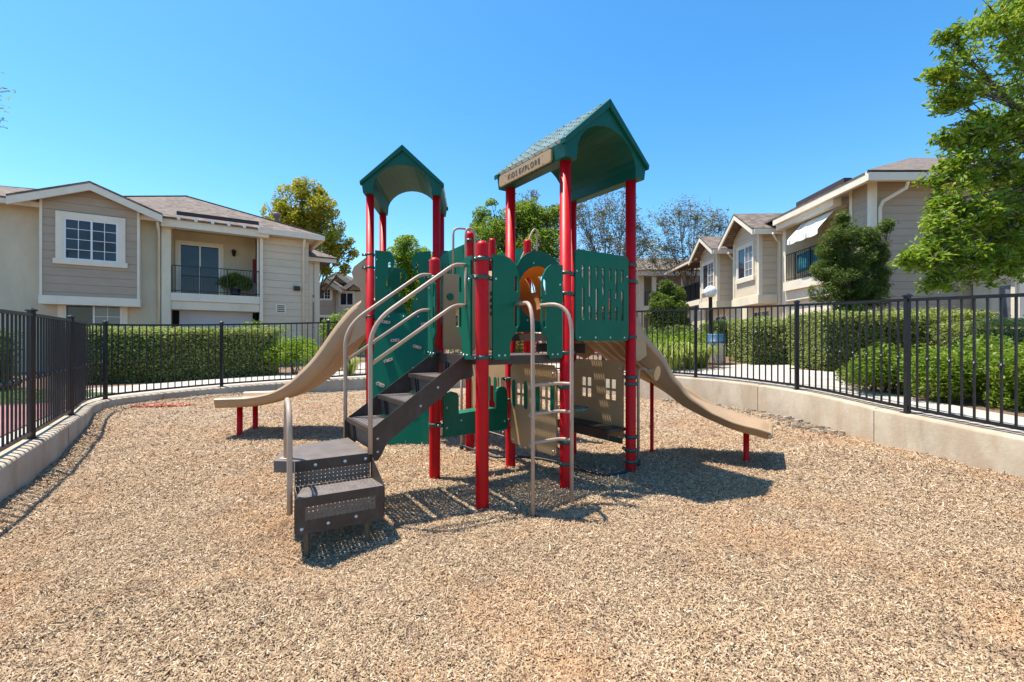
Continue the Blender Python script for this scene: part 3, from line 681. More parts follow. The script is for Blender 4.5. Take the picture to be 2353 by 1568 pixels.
# dark green counter panel between the second and fifth posts
T=frame(Nd(0,1)+W*0.07-VV*0.03, W, -VV); l=MOD-.14
o_=[(0,0.41),(l,0.41),(l,0.78)]+[(l-.075+.075*math.cos(R(a)),0.80+0.075*math.sin(R(a))) for a in (15,45,75,105,135,165)]+[(l-.15,0.64),(0.17,0.62),(0.17,0.80)]+[(0.085+.085*math.cos(R(a)),0.80+0.06*math.sin(R(a))) for a in (15,45,90,135,165)]+[(0,0.80)]
mb=MB(); mb.prism([o_],T,0,0.019); mb.prism([[(0.18,0.612),(l-.16,0.632),(l-.16,0.650),(0.18,0.630)]],T,0.02,-0.16)
bolts(mb,T,[(0.04,.5),(0.04,.7),(l-.04,.5),(0.2,.56),(0.4,.57)],0.019,1); mb.build('counter_panel',[M['green'],M['bolt']],play)
# bench shelf and mesh table under the second deck
T=frame(Nd(2,1)-VV*0.06, -VV, -W)
mb=MB(); mb.box((0,0.42,0.03),(MOD-.1,0.45,0.30),lambda a,b,c:T(a,b,c)); mb.box((0,0.36,0.28),(MOD-.1,0.45,0.305),lambda a,b,c:T(a,b,c)); mb.build('bench_shelf',M['brown'],play)
mb=MB(); mb.box((0.0,0.27,0.02),(MOD-.15,0.33,0.04),lambda a,b,c:T(a,b,c)); mb.build('kick_board',M['clamp'],play)
M['tableperf']=perf('perforated_table',(0.02,0.13,0.11),(1,0,0),(0,1,0),0.03,0.009)
tc=Nd(1.62,0.62)+UP*0.62; mb=MB(); mb.lathe(tc,[(0.0005,0.004),(0.21,0.004),(0.215,0.0),(0.21,-0.012)],28,mi=0); mb.lathe(tc,[(0.02,-0.64),(0.02,-0.01)],10,mi=1); mb.build('round_table_top',[M['tableperf'],M['tanrail']],play)

# ladder
def arcpts(a,b,c,n=8):
    a,b,c=Vector(a),Vector(b),Vector(c); return [(1-t)**2*a+2*t*(1-t)*b+t*t*c for t in [k/n for k in range(n+1)]]
lad0 = Nd(0.5,0)-VV*0.36
for s,g in ((-1,0.345),(1,0.635)):
    b = lad0+W*(0.205*s); zg=g0(b.x,b.y); at0 = Nd(g,0)-VV*0.05
    mb=MB(); pts=[at0+UP*1.675, at0-VV*0.10+UP*1.675]+arcpts(at0-VV*0.12+UP*1.675, b*1+UP*1.68, b+UP*1.42)+[b+UP*0.9,b+UP*(zg-0.08)]
    pts=[Vector((p.x,p.y,p.z)) for p in pts]; mb.tube(pts,0.0165,12); mb.build('ladder_rail',M['tanrail'],play)
for z in (1.0,0.765,0.53):
    mb=MB(); a=lad0-W*0.205; b=lad0+W*0.205; 
    mb.tube([a-W*0.005]+arcpts(a+W*0.0-VV*0.0+UP*0,a+W*0.02+VV*0.11,a+W*0.10+VV*0.10,5)[1:]+arcpts(b-W*0.10+VV*0.10,b-W*0.02+VV*0.11,b,5),0.0145,10)
    mb.v=[(v[0],v[1],v[2]+z) for v in mb.v]; mb.build('rung',M['tanrail'],play)

# stairs down to the transfer platform
SB = Nd(0,0); DD = -W
TS = lambda s,t,h: SB + DD*s + VV*t + UP*h
tn, tf = 0.20, 0.845
prof=[(-0.02,1.245),(.045,1.245),(.845,.70),(.875,.67),(.875,.45),(.80,.455),(.765,.50),(.73,.575),(.235,.92),(.10,1.03),(-0.02,1.05)]
stair = link('stairs', None, TS(0.45,0.5,0.5), play)
for t in (tn,tf):
    mb=MB(); TT=lambda u,w,k: TS(u,t+k,w); mb.prism([prof],TT,0,0.005)
    bolts(mb,TT,[(0.80,0.62),(0.80,0.52),(0.45,0.84),(0.30,0.98)],0 if t==tn else 0.006,-1 if t==tn else 1); mb.build('stringer',[M['brown'],M['bolt']],stair)
M['stairtread']=perf('perforated_stair_tread',(0.135,0.112,0.10),wv,vvv,0.030,0.0065)
steps=[(0.0,1.235),(0.302,1.057),(0.587,0.879),(0.862,0.70)]
for k in range(1,4):
    s0,z0=steps[k-1]; s1,z1=steps[k]
    mb=MB(); mb.add([TS(s0+.03,tn+.03,z1),TS(s1-.03,tn+.03,z1),TS(s1-.03,tf-.03,z1),TS(s0+.03,tf-.03,z1)],[(0,1,2,3),(0,1,2,3)]); mb.box((s1-0.03,tn+.006,z1-0.035),(s1,tf-.001,z1+.0005),TS,1); mb.box((s0,tn+.006,z1-0.01),(s0+.03,tf-.001,z1+.0005),TS,1); mb.box((s0+.03,tn+.006,z1-0.01),(s1-.03,tn+.03,z1+.0005),TS,1); mb.box((s0+.03,tf-.03,z1-0.01),(s1-.03,tf-.001,z1+.0005),TS,1)
    mb.f.pop(0); mb.sm.pop(0); mb.mi.pop(0); mb.build('tread',[M['stairtread'],M['brown']],stair)
for k in range(4):
    s1,z1=steps[k]; mb=MB(); TT=lambda u,w,kk: TS(s1-0.02-(z1-w)*0.12+kk,u,w)
    mb.prism([[(tn+.006,z1-0.176),(tf-.001,z1-0.176),(tf-.001,z1-0.02),(tn+.006,z1-0.02)]],TT,0,0.003)
    for gx in (0.13,0.18): mb.bar(TS(s1+0.002-0.02,tf-gx,z1-0.02),TS(s1-0.036,tf-gx,z1-0.17),0.014,0.014,1)
    mb.build('riser',[M['riserperf'],M['rubber']],stair)
# hand rails of the stairs
def catm(pts, k=5):
    pts=[Vector(p) for p in pts]; out=[]
    n=len(pts)
    for i in range(n-1):
        p0=pts[max(i-1,0)];p1=pts[i];p2=pts[i+1];p3=pts[min(i+2,n-1)]
        for j in range(k):
            t=j/k; out.append(0.5*((2*p1)+(p2-p0)*t+(2*p0-5*p1+4*p2-p3)*t*t+(3*p1-p0-3*p2+p3)*t**3))
    return out+[pts[-1]]
for t in (tn-0.022, tf+0.028):
    mb=MB()
    up_=[TS(0.055,t,2.0),TS(0.10,t,2.0)]+arcpts(TS(0.11,t,2.0),TS(0.16,t,2.0),TS(0.22,t,1.955),4)[1:]
    lowb=arcpts(TS(0.70,t,1.605),TS(0.855,t,1.49),TS(0.862,t,1.33),7)
    mb.tube(up_+lowb+[TS(0.862,t,0.9),TS(0.862,t,0.52)],0.0165,12)
    mb.tube([TS(0.055,t,1.66),TS(0.10,t,1.66)]+arcpts(TS(0.11,t,1.66),TS(0.16,t,1.66),TS(0.22,t,1.62),4)[1:]+[TS(0.86,t,1.185)],0.0145,12)
    mb.tube([TS(0.055,t,2.0),TS(0.055,t,1.66)],0.012,10)
    mb.build('hand_rail',M['tanrail'],stair)
# transfer platform with its step
tr = link('transfer_station', None, Vector((-1.3,3.3,0)), play)
ZP=0.527; A_=Vector((-1.060,3.395,0)); B_=Vector((-1.415,3.925,0)); C_=Vector((-1.72,3.63,0)); C2=Vector((-1.735,3.42,0)); E_=Vector((-1.655,3.16,0)); F_=Vector((-1.50,3.145,0))
poly=[A_,B_,C_,C2,E_,F_]; mb=MB(); mb.prism([[(p.x,p.y) for p in poly]],lambda u,w,t:Vector((u,w,t)),ZP-0.004,ZP)
for a,b in ((B_,C_),(C_,C2),(C2,E_),(E_,F_),(A_,B_)):
    cc=Vector((-1.40,3.45,0)); n_=((a+b)/2-cc).normalized()*-0.003
    mb.bar(a+n_+UP*(ZP-.042),b+n_+UP*(ZP-.042),0.006,0.075)
mb.build('platform_top',paint('dusty_coated_steel',(0.15,0.125,0.108),0.55,0.2,9,((0.24,0.20,0.17),0.5),0.3),tr)
Wd=(A_-F_).normalized(); Fd=Vector((Wd.y,-Wd.x,0)); Lp=(A_-F_).length
TP=lambda u,w,t: F_+Wd*u+Fd*w+UP*t
M['stepperf']=perf('perforated_step_front',(0.115,0.092,0.078),tuple(Wd),(0,0,1),0.027,0.0037)
M['treadperf']=perf('perforated_tread',(0.15,0.13,0.12),tuple(Wd),tuple(Fd),0.026,0.0042)
mb=MB(); mb.box((0,0.0,ZP-.075),(Lp,0.004,ZP-.001),TP,1); mb.box((0,-0.002,0.355),(Lp,0.0015,ZP-.075),TP,0)
bolts(mb,lambda u,w,t:TP(u,t,w),[(0.13,ZP-.04),(0.33,ZP-.04),(Lp-.03,ZP-.04)],0.004,1,2,0.013); mb.build('upper_riser',[M['stepperf'],M['brown'],M['bolt']],tr)
mb=MB(); mb.add([TP(0.005,0.0,0.352),TP(Lp-.005,0.0,0.352),TP(Lp+.035,0.265,0.350),TP(-.02,0.265,0.350)],[(0,1,2,3)]); mb.build('step_tread',M['treadperf'],tr)
mb=MB(); mb.box((-.02,0.265,0.30),(Lp+.035,0.269,0.351),TP,1); mb.add([TP(.04,0.267,0.20),TP(Lp-.02,0.267,0.20),TP(Lp-.02,0.267,0.29),TP(.04,0.267,0.29)],[(0,1,2,3)],mi=0); mb.box((-.02,0.2655,0.14),(Lp+.035,0.2685,0.20),TP,1); mb.box((-.02,0.2655,0.29),(Lp+.035,0.2685,0.30),TP,1); mb.box((-.02,0.2655,0.20),(.04,0.2685,0.29),TP,1); mb.box((Lp-.02,0.2655,0.20),(Lp+.035,0.2685,0.29),TP,1)
mb.box((-.02,0.262,0.115),(Lp+.035,0.270,0.14),TP,1)
bolts(mb,lambda u,w,t:TP(u,t,w),[(0.02,0.15),(0.18,0.16),(Lp-.15,0.17)],0.270,1,2,0.012); mb.build('step_front',[M['stepperf'],M['brown'],M['bolt']],tr)
for u0,u1 in ((-0.004,-.024),(Lp+.004,Lp+.039)):
    mb=MB(); vs_=[TP(u0,0,ZP-.004),TP(u0,0,0.13),TP(u1,0.27,0.13),TP(u1,0.27,0.351)]; e=Wd*0.004
    mb.add(vs_+[v+e for v in vs_],[(0,1,2,3),(7,6,5,4),(0,4,5,1),(1,5,6,2),(2,6,7,3),(3,7,4,0)]); mb.build('side_plate',M['brown'],tr)
for u in (0.055,Lp-.07):
    mb=MB(); p=TP(u,0.235,0); mb.box((p.x-.014,p.y-.014,-0.1),(p.x+.014,p.y+.014,0.2)); mb.build('leg',paint('olive_steel_leg',(0.10,0.075,0.045),0.5) if u<.1 else bpy.data.materials['olive_steel_leg'],tr)
mb=MB(); q0=Vector((-1.605,3.235,0)); q1=TP(-0.045,0.20,0)
mb.tube([q0+UP*ZP,q0+UP*0.78]+arcpts(q0+UP*0.82,q0+UP*0.955+Vector((0.005,0,0)),q0.lerp(q1,0.35)+UP*0.955,6)+arcpts(q0.lerp(q1,0.5)+UP*0.945,q1+UP*0.90,q1+UP*0.72,7)+[q1+UP*0.45,q1+UP*0.235],0.0175,12)
mb.lathe(q0+UP*ZP,[(0.045,0),(0.045,0.006),(0.018,0.007)],14); mb.build('hand_rail',M['tanrail'],tr)

# climbing wall under the left tower
CT=T8+LW*0.07-LV*0.05; o_=[]
for k in range(15):
    f=k/14; o_.append((0.035*math.sin(f*9)+0.02*f, 1.735*(1-f)+0.02))
for k in range(9): o_.append((0.80-0.0*k, 0.02+1.715*k/8))
sl=0.40
Tc=lambda u,w,t: CT + LW*u + UP*w + (-LV)*(sl*(1-w/1.735)+t)
cw=MB(); cw.prism([o_],Tc,0,0.02); bolts(cw,Tc,[(0.2,1.70),(0.4,1.70),(0.6,1.70)],0.02,1); cwo=cw.build('climbing_wall',[M['green'],M['bolt']],play)
for u,w,an in ((0.17,1.60+.02,-.1),(0.70,1.60,.2),(0.30,1.37,.1),(0.60,1.28,-.3),(0.22,1.10,.3),(0.60,0.99,.05),(0.13,0.78,-.4),(0.5,0.6,.2)):
    mb=MB(); L2=0.045; dx_,dy_=math.cos(an)*L2,math.sin(an)*L2
    Ts=lambda a,b,t: Tc(u+a,w+b,0.02+t)
    o2=[]; 
    for k in range(24):
        a=2*math.pi*k/24; cx_=L2*(1 if math.cos(a)>0 else -1)*0.75; rr=0.026
        x_=cx_+rr*math.cos(a); y_=rr*math.sin(a)*(0.75+0.25*abs(math.cos(a))); o2.append((x_*math.cos(an)-y_*math.sin(an), x_*math.sin(an)+y_*math.cos(an)))
    mb.prism([o2],Ts,0,0.028)
    for sg in (-1,1): mb.prism([[(sg*L2*.75*math.cos(an)+.009*math.cos(R(a)),sg*L2*.75*math.sin(an)+.009*math.sin(R(a))) for a in range(0,360,45)]],Ts,0.0285,0.030,1)
    mb.build('hand_hold',[M['tanrail'],M['rubber']],cwo)
# roofs
def roof(name, O, a, b, zb, half, apex, eave, depth, over, label=None):
    T=lambda u,w,t: O + a*u + b*t + UP*(zb+w)
    ri=0.40*half/0.55; ah=0.405
    inner=[(ri,0)]+[(ri*math.cos(R(k))*1.0, 0.06+(ah-0.06)*math.sin(R(k))) for k in range(8,173,12)]+[(-ri,0)]
    outer=[(-half+0.02,0),(-half,eave),(-half*0.04,apex),(half*0.04,apex),(half,eave),(half-0.02,0)]
    mb=MB(); mb.prism([outer+inner],T,-over+0.02,depth+over-0.02)
    # raised rakes at both gable ends
    for t0,t1 in ((-over,-over+0.05),(depth+over-0.05,depth+over)):
        for sg in (-1,1):
            o2=[(sg*(half+0.015),eave-0.03),(sg*(half+0.02),eave+0.02),(0,apex+0.03),(0,apex-0.055)]
            mb.prism([o2 if sg>0 else o2[::-1]],T,t0-0.012,t1+0.012)
    ro=mb.build(name,M['roofgreen'],play,bevel=0.008)
    # shingle courses
    sb=MB(); n=9; m=int((depth+2*over-.1)/0.105)
    for sg in (-1,1):
        e0=Vector((sg*half,eave)); e1=Vector((0,apex)); dv=(e1-e0); Ls=dv.length; dv.normalize(); nv=Vector((dv.y,-dv.x)) if sg<0 else Vector((-dv.y,dv.x))
        if nv.y<0: nv=-nv
        for r_ in range(n):
            s0=Ls*r_/n-0.01+(0.022 if r_==0 else 0); s1=Ls*(r_+1)/n+0.012
            for c_ in range(m):
                wid=(depth+2*over-.09)/m; x0=-over+.045+c_*wid+random.uniform(-.004,.004); x1=x0+wid-0.006; lift=0.027+random.uniform(-.002,.002)
                bl=[(x0,s0+.012),(x0+wid*.25,s0+.002),(x0+wid*.5,s0-.003),(x0+wid*.75,s0+.002),(x1,s0+.012)]
                def Q(x,s,h):
                    p=e0+dv*s+nv*h; return T(p.x,p.y,x)
                vs_=[Q(x,s,lift+0.004) for x,s in bl]+[Q(x1,s1,0.004),Q(x0,s1,0.004)]+[Q(x,s,0.0) for x,s in bl]
                sb.add(vs_,[(0,1,2,3,4,5,6),(0,7,8,1),(1,8,9,2),(2,9,10,3),(3,10,11,4)])
    sb.build('shingles',M['shingle'],ro)
    return ro,T
O=Nd(1.5,0); r1,TR=roof('roof',O,W,VV,3.03,0.56,0.645,0.135,MOD,0.13)
roof('roof',T8.lerp(T9,0.5),LW,LV,3.385,0.55,0.645,0.135,0.915,0.13)
# sign along the left eave of the nearer roof
sT=lambda u,w,t: Nd(1,1)+VV*0.02+(-VV)*u+W*(-(0.56-MOD/2)-0.006-t)+UP*(3.03+w)
mb=MB(); mb.prism([[(0.0,0.004),(0.84,0.004),(0.86,0.02),(0.86,0.105),(0.84,0.122),(0.0,0.122),(-.02,.105),(-.02,.03)]],sT,-0.012,0.010); 
bolts(mb,sT,[(0.10,.025),(.10,.1),(0.74,.025),(0.74,.1)],0.010,1,0,0.006)
sg=mb.build('name_sign',M['tan'],r1)
mat=Matrix((( -VV.x,0,-W.x,0),(-VV.y,0,-W.y,0),(0,1,0,0),(0,0,0,1))); M['letters']=paint('engraved_letters',(0.10,0.065,0.04),0.6)
for word,u in (('KIDS',0.235),('EXPLORE',0.525)):
    cu=bpy.data.curves.new('lettering','FONT'); cu.body=word; cu.size=0.074; cu.align_x='CENTER'; cu.align_y='CENTER'; cu.extrude=0.0015; cu.space_character=1.2
    tmp=bpy.data.objects.new('tmp',cu); COL.objects.link(tmp); dg=bpy.context.evaluated_depsgraph_get(); dg.update(); tm=bpy.data.meshes.new_from_object(tmp.evaluated_get(dg)); bpy.data.objects.remove(tmp)
    tm.materials.clear(); tm.materials.append(M['letters']); tm.transform(mat); link('lettering',tm,sT(u,0.060,0.0125),sg)

# slides -----------------------------------------------------------
def slide(name, path, half, wallh, K=40, lobes=2, hood=None, und=0.05, ridge=0.05, hfun=None):
    P=catm(path,8); n=len(P); g1=[]; g2=[]
    for i,p in enumerate(P):
        t=(P[min(i+1,n-1)]-P[max(i-1,0)]); tt=t.normalized(); side=Vector((tt.y,-tt.x,0)).normalized(); nn=side.cross(tt); nn=nn if nn.z>0 else -nn
        f=i/(n-1); h=hfun(f) if hfun else wallh
        top=[]; bot=[]
        for k in range(K+1):
            u=-1+2*k/K; au=abs(u)
            if au>0.9: z=h*(1-((au-0.95)/0.05)**2*0.25)
            elif au>0.78: z=h*((au-0.78)/0.12)**0.7*0.98
            else:
                z=0.004
                if lobes==2 and au<0.09: z=ridge*math.cos(au/0.09*math.pi/2)
                if lobes==5: z=0.004+0.034*abs(math.cos(u*math.pi*2.9))**0.6*min(1,f*2.5)*min(1,(1-f)*9+.15)
            top.append(p+side*(u*half)+nn*z)
            zb=-und if au<0.88 else (-und if au<0.97 else h*0.6-0.01)
            if au<0.85: zb+=0.018*math.cos(u*math.pi*4.5)
            bot.append(p+side*(u*half*1.0)+nn*min(zb,z-0.012))
        g1.append(top+bot[::-1]+[top[0]])
    mb=MB(); mb.sheet(g1)
    L_=len(g1[0])-1
    for row,fl in ((g1[0],0),(g1[-1],1)):
        o=len(mb.v); mb.v.extend([tuple(v) for v in row[:-1]])
        for k in range(K): mb.f.append([o+k,o+k+1,o+L_-2-k,o+L_-1-k]); mb.sm.append(False); mb.mi.append(0)
    return mb
zS=ZL
mid8=T8.lerp(T10,0.5)
path=[mid8+LW*0.06+UP*1.70]+[mid8-LW*d+UP*z for d,z in ((0.04,1.68),(0.30,1.42),(0.62,1.02),(0.90,0.77),(1.13,0.63),(1.38,0.55),(1.64,0.505),(1.90,0.495),(2.08,0.49))]
def hf(f): return 0.26-0.17*min(1,max(0,(f-0.15)/0.5))
mb=slide('slide',path,0.43,0.2,lobes=2,hfun=hf,und=0.045)
ls=mb.build('slide',M['slide'],play)
# hood flanges at the slide entrance
def flange(O, out, nrm, prof, name='slide_hood', par=None, curl=0.0):
    mb=MB(); T=lambda u,w,t: O+out*u+UP*w+nrm*(t+curl*max(0,u)*0.6); mb.prism([prof],T,0,0.014); return mb.build(name,M['slide'],par,bevel=0.004)
fp=[(-0.02,1.50),(0.55,1.10),(0.62,1.22),(0.40,1.52),(0.16,1.84),(0.10,1.90),(0.085,1.98),(0.12,2.10),(0.21,2.24),(0.235,2.32),(0.20,2.40),(0.0,2.55),(-0.03,2.55)]
flange(T8-LW*0.03-LV*0.02+LV*0.03,-LW,LV,fp,par=ls,curl=0.25); flange(T10-LW*0.03-LV*0.03,-LW,-LV,fp,par=ls,curl=0.25)
for p in (Vector((-3.84,6.42,0)),Vector((-3.88,6.88,0))):
    mb=MB(); zt=0.46; mb.lathe((p.x,p.y,0),[(0.037,g0(p.x,p.y)-.08),(0.037,zt),(0.0005,zt)],16); mb.build('slide_leg',M['red'],ls)
midR=Nd(2,0.5)
path=[midR-W*0.04+UP*1.42,midR+W*0.08+UP*1.39,midR+W*0.30+UP*1.245,Vector((1.60,5.47,0.985)),Vector((1.91,5.46,0.77)),Vector((2.18,5.36,0.610)),Vector((2.42,5.24,0.50)),Vector((2.60,5.13,0.435)),Vector((2.74,5.045,0.405)),Vector((2.83,4.99,0.38))]
mb=slide('slide',path,0.33,0.13,K=72,lobes=5,hfun=lambda f:(0.38-0.18*f/.28) if f<.28 else 0.20-0.155*min(1,(f-.28)/0.34),und=0.045)
_e=Vector((2.83,4.99,0.372)); _s=Vector((-0.50,-0.86,0)).normalized(); mb.tube([_e-_s*0.33,_e-_s*0.30,_e+_s*0.30,_e+_s*0.33],[0.012,0.030,0.030,0.012],12)
rs=mb.build('slide',M['slide'],play)
fp2=[(-0.02,1.20),(0.14,1.14),(0.28,1.20),(0.26,1.36),(0.20,1.46),(0.13,1.52),(0.085,1.66),(0.10,1.76),(0.15,1.88),(0.165,1.98),(0.14,2.06),(0.0,2.20),(-0.03,2.20)]
flange(Nd(2,0)+W*0.03+VV*0.04,W,VV,fp2,par=rs); flange(Nd(2,1)+W*0.03-VV*0.04,W,-VV,fp2,par=rs)
for p,zt in ((Vector((2.62,5.09,0)),0.42),(Vector((1.69,5.50,0)),0.90)):
    mb=MB(); r_=0.031 if zt<.5 else 0.022; mb.lathe((p.x,p.y,0),[(r_,g0(p.x,p.y)-.08),(r_,zt),(0.0005,zt)],16); mb.build('slide_leg',M['red'],rs)

# talk tubes: poles with horns, joined by a black hose
def talk(base, top, d, name='talk_tube'):
    mb=MB(); z0=g0(base.x,base.y); mb.tube([base+UP*(z0+0.02),base+UP*(top-0.12)]+arcpts(base+UP*(top-.08),base+UP*(top+.03),base+d*0.07+UP*(top-.005),6)+[base+d*0.10+UP*(top-.03)],0.0165,12)
    t=mb.build(name,M['tanrail'],play); a=Vector((0.74,-0.62,-0.12)).normalized(); c=base+d*0.085+UP*(top-.03)
    h=MB(); h.lathe(c,[(0.017,0),(0.026,0.03),(0.050,0.08),(0.078,0.12),(0.084,0.125),(0.077,0.124),(0.0005,0.118)],22,axis=a); h.build('horn',paint('sunlit_horn_plastic',(0.58,0.38,0.17),0.5),t); return t  # tan horn, the yellow of its lit face put into the plastic colour
tb1=Vector((1.375,4.957,0)); tb2=Vector((-0.632,5.70,0))
talk(tb1,1.06,Vector((0.92,-0.42,0)).normalized())
mb=MB(); mb.tube([tb2+UP*0.03,tb2+UP*1.22],0.0165,12); mb.build('talk_tube',M['tanrail'],play)
for b in (tb1,tb2):
    mb=MB(); z=g0(b.x,b.y); mb.lathe((b.x,b.y,z-0.03),[(0.0005,0),(0.027,0),(0.027,0.10),(0.017,0.10)],14); mb.build('hose_joint',M['rubber'],play)
hp=[tb1+UP*0.03,(1.22,4.72,0.015),(1.0,4.55,0.012),(0.80,4.60,0.02),(0.62,4.78,0.03),(0.40,5.02,0.035),(0.10,5.18,0.03),(-0.2,5.22,0.02),(-0.42,5.5,0.02),tb2+UP*0.04]
mb=MB(); mb.tube(catm([Vector(p)+UP*0.012 for p in hp],6),0.014,8); mb.build('hose',M['rubber'],play)
# arch handles
def arch(p,d,z0,z1,w,r=0.014,name='arch_rail'):
    mb=MB(); mb.tube([p-d*w/2+UP*z0,p-d*w/2+UP*(z1-.1)]+arcpts(p-d*w/2+UP*(z1-.08),p-d*w/2+UP*z1,p+UP*z1,5)[1:]+arcpts(p+UP*z1,p+d*w/2+UP*z1,p+d*w/2+UP*(z1-.08),5)[1:]+[p+d*w/2+UP*z0],r,10); return mb.build(name,M['tanrail'],play)
arch(Nd(1,2)-W*0.03-VV*0.06, W, 2.0, 2.76, 0.13); arch(Nd(1,2)+W*0.02+VV*0.20, W, 2.2, 2.82, 0.3)
q=Nd(2,2)+VV*0.02; mb=MB(); mb.tube(catm([q+W*(-.16)+UP*2.35,q+W*(-0.0)+UP*2.66,q+W*0.10+UP*2.88,q+W*0.17+UP*2.90,q+W*0.18+UP*2.6,q+W*0.15+UP*2.2],4),0.014,10); mb.build('arch_rail',M['tanrail'],play)
# rubber wear mat at the ladder foot, half buried
mb=MB(); c=lad0-VV*0.12+W*0.02; ou=[]
for k in range(18):
    a=2*math.pi*k/18; r_=0.15*(1+0.25*math.sin(2*a+1)+0.12*math.sin(5*a)); ou.append((c.x+math.cos(a)*r_*1.3,c.y+math.sin(a)*r_*0.62))
mb.prism([ou],lambda u,w,t:Vector((u,w,t+float(g0v(np.array(u),np.array(w)))+0.002)),0,0.009); 
tag(mb.build('wear_mat',paint('worn_rubber_mat',(0.30,0.20,0.12),0.9,0.3,20,bmp=0.5)),'small worn tan mat half buried at the foot of the curved ladder','mat')
# ------------------------------------------------------------------ houses
class Fr:
    """a facade: s along it, n out of it, z up"""
    def __init__(f, ox, oy, dx, dy, nx, ny): f.o=(ox,oy); f.d=(dx,dy); f.n=(nx,ny)
    def P(f, s, n, z): return Vector((f.o[0]+f.d[0]*s+f.n[0]*n, f.o[1]+f.d[1]*s+f.n[1]*n, z))
    def S(f, x, n=0.0):
        k=(x-1176.5)/1046; ox=f.o[0]+f.n[0]*n; oy=f.o[1]+f.n[1]*n
        return (k*oy-ox)/(f.d[0]-k*f.d[1])
    def H(f, x, y, n=0.0):
        s=f.S(x,n); p=f.P(s,n,0); return CH+(784-y)*p.y/1046
    def box(f, mb, s, n, z, mi=0): return mb.box((s[0],n[0],z[0]),(s[1],n[1],z[1]),lambda a,b,c:f.P(a,b,c),mi)
    def b(f, name, s, n, z, mat, parent, label=None):
        mb=MB(); f.box(mb,s,n,z); o=mb.build(name,mat,parent)
        if label: o['label']=label
        return o
def window(F, s0, s1, z0, z1, n, par, cols=(2,2), rows=4, trim=0.12, sill=True, half=None, mull=True, tm='white', gl='glass', dirn=1):
    """a framed sliding window with grids; n is the wall plane"""
    w=MB(); t=trim; a,b=min(s0,s1),max(s0,s1)
    F.box(w,(a-t,a),(n,n+.05),(z0,z1+t)); F.box(w,(b,b+t),(n,n+.05),(z0,z1+t)); F.box(w,(a,b),(n,n+.05),(z1,z1+t))
    F.box(w,(a-t-.06,b+t+.06),(n,n+.08),(z0-.17,z0)) if sill else F.box(w,(a-t,b+t),(n,n+.05),(z0-t*.7,z0))
    wo_=w.build('window',M[tm],par)
    f_=MB(); q=.045
    F.box(f_,(a,a+q),(n+.0,n+.035),(z0,z1)); F.box(f_,(b-q,b),(n,n+.035),(z0,z1)); F.box(f_,(a+q,b-q),(n,n+.035),(z0,z0+q)); F.box(f_,(a+q,b-q),(n,n+.035),(z1-q,z1))
    mid=(a+b)/2
    if mull: F.box(f_,(mid-.025,mid+.025),(n,n+.038),(z0+q,z1-q))
    def grid(x0,x1,cn,rn):
        for i in range(1,cn): x=x0+(x1-x0)*i/cn; F.box(f_,(x-.009,x+.009),(n+.008,n+.024),(z0+q,z1-q))
        for j in range(1,rn): z=z0+(z1-z0)*j/rn; F.box(f_,(x0,x1),(n+.008,n+.0225),(z-.009,z+.009))
    if mull:
        if cols[0]: grid(a+q,mid-.025,cols[0],rows)
        if cols[1]: grid(mid+.025,b-q,cols[1],rows)
    elif cols[0]: grid(a+q,b-q,cols[0],rows)
    f_.build('frame',M['vinyl'],wo_)
    for k_,(u,v) in enumerate(((a+.01,mid-.001),(mid+.001,b-.01)) if half is not None else ((a+.01,b-.01),)):
        g=MB(); F.box(g,(u,v),(n-.02,n+.006),(z0+.01,z1-.01)); g.build('pane',M['blinds' if half==k_ else gl],wo_)
    return wo_
def rail(F, s0, s1, n, z, par, h=1.05, pitch=0.11, lean=None, name='balcony_railing'):
    mb=MB(); a,b=min(s0,s1),max(s0,s1); F.box(mb,(a,b),(n-.02,n+.02),(z+h-.03,z+h)); F.box(mb,(a,b),(n-.015,n+.015),(z+.08,z+.11))
    k=max(2,int((b-a)/pitch))
    for i in range(k+1):
        s=a+(b-a)*i/k; r=.007 if i%8 else .02; F.box(mb,(s-r,s+r),(n-r,n+r),(z,z+h-.031))
    return mb.build(name,M['iron'],par,fix=False)
def poly3(mb, pts, mi=0): return mb.add([Vector(p) for p in pts],[tuple(range(len(pts)))],False,mi)
def slab(mb, pts, th=0.12, mi=0):
    n=len(pts); lo=[Vector(p)-UP*th for p in pts]; mb.add([Vector(p) for p in pts]+lo,[tuple(range(n)),tuple(range(2*n-1,n-1,-1))]+[(i,(i+1)%n,(i+1)%n+n,i+n) for i in range(n)],False,mi)

# ---- left house
th=math.atan(0.69); c_,s_=math.cos(th),math.sin(th)
FL=Fr(0,26,c_,s_,s_,-c_); S=FL.S; Hh=FL.H
hl=thing('apartment_house', FL.P(S(300),0,0.3), 'beige two storey house with gabled bay window and recessed balcony beyond the clipped hedge', 'house')
GZ=0.25; EZ=5.88
sw0,sw1=-24.5,S(345); 
FL.b('wall',(sw0,S(369)),(-9,0),(GZ,EZ),M['stucco'],hl)
sg0,sg1=S(602),S(709)
FL.b('wall',(sg0,sg1),(-9,0.0),(GZ,EZ),M['siding2'],hl)
s392,s596=S(392.7),S(596)
FL.b('wall',(S(371),s392),(-9,0.10),(GZ,EZ-.02),M['stucco2'],hl)      # pier beside the recess
FL.b('wall',(s392,s596),(-9,-1.5),(3.2,EZ-.03),M['stucco'],hl)          # back of the balcony
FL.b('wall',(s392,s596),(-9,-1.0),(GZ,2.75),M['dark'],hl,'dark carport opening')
FL.b('garage_door',(S(412,-.6),S(580,-.6)),(-.98,-.55),(GZ,2.62),M['garage'],hl)
zf=Hh(395,673)
FL.b('balcony_floor',(s392+.005,s596),(-1.5,0.12),(zf-.30,zf),M['white'],hl)
FL.b('beam',(s392+.005,s596),(-1.0,0.06),(zf-.62,zf-.31),M['stucco2'],hl)
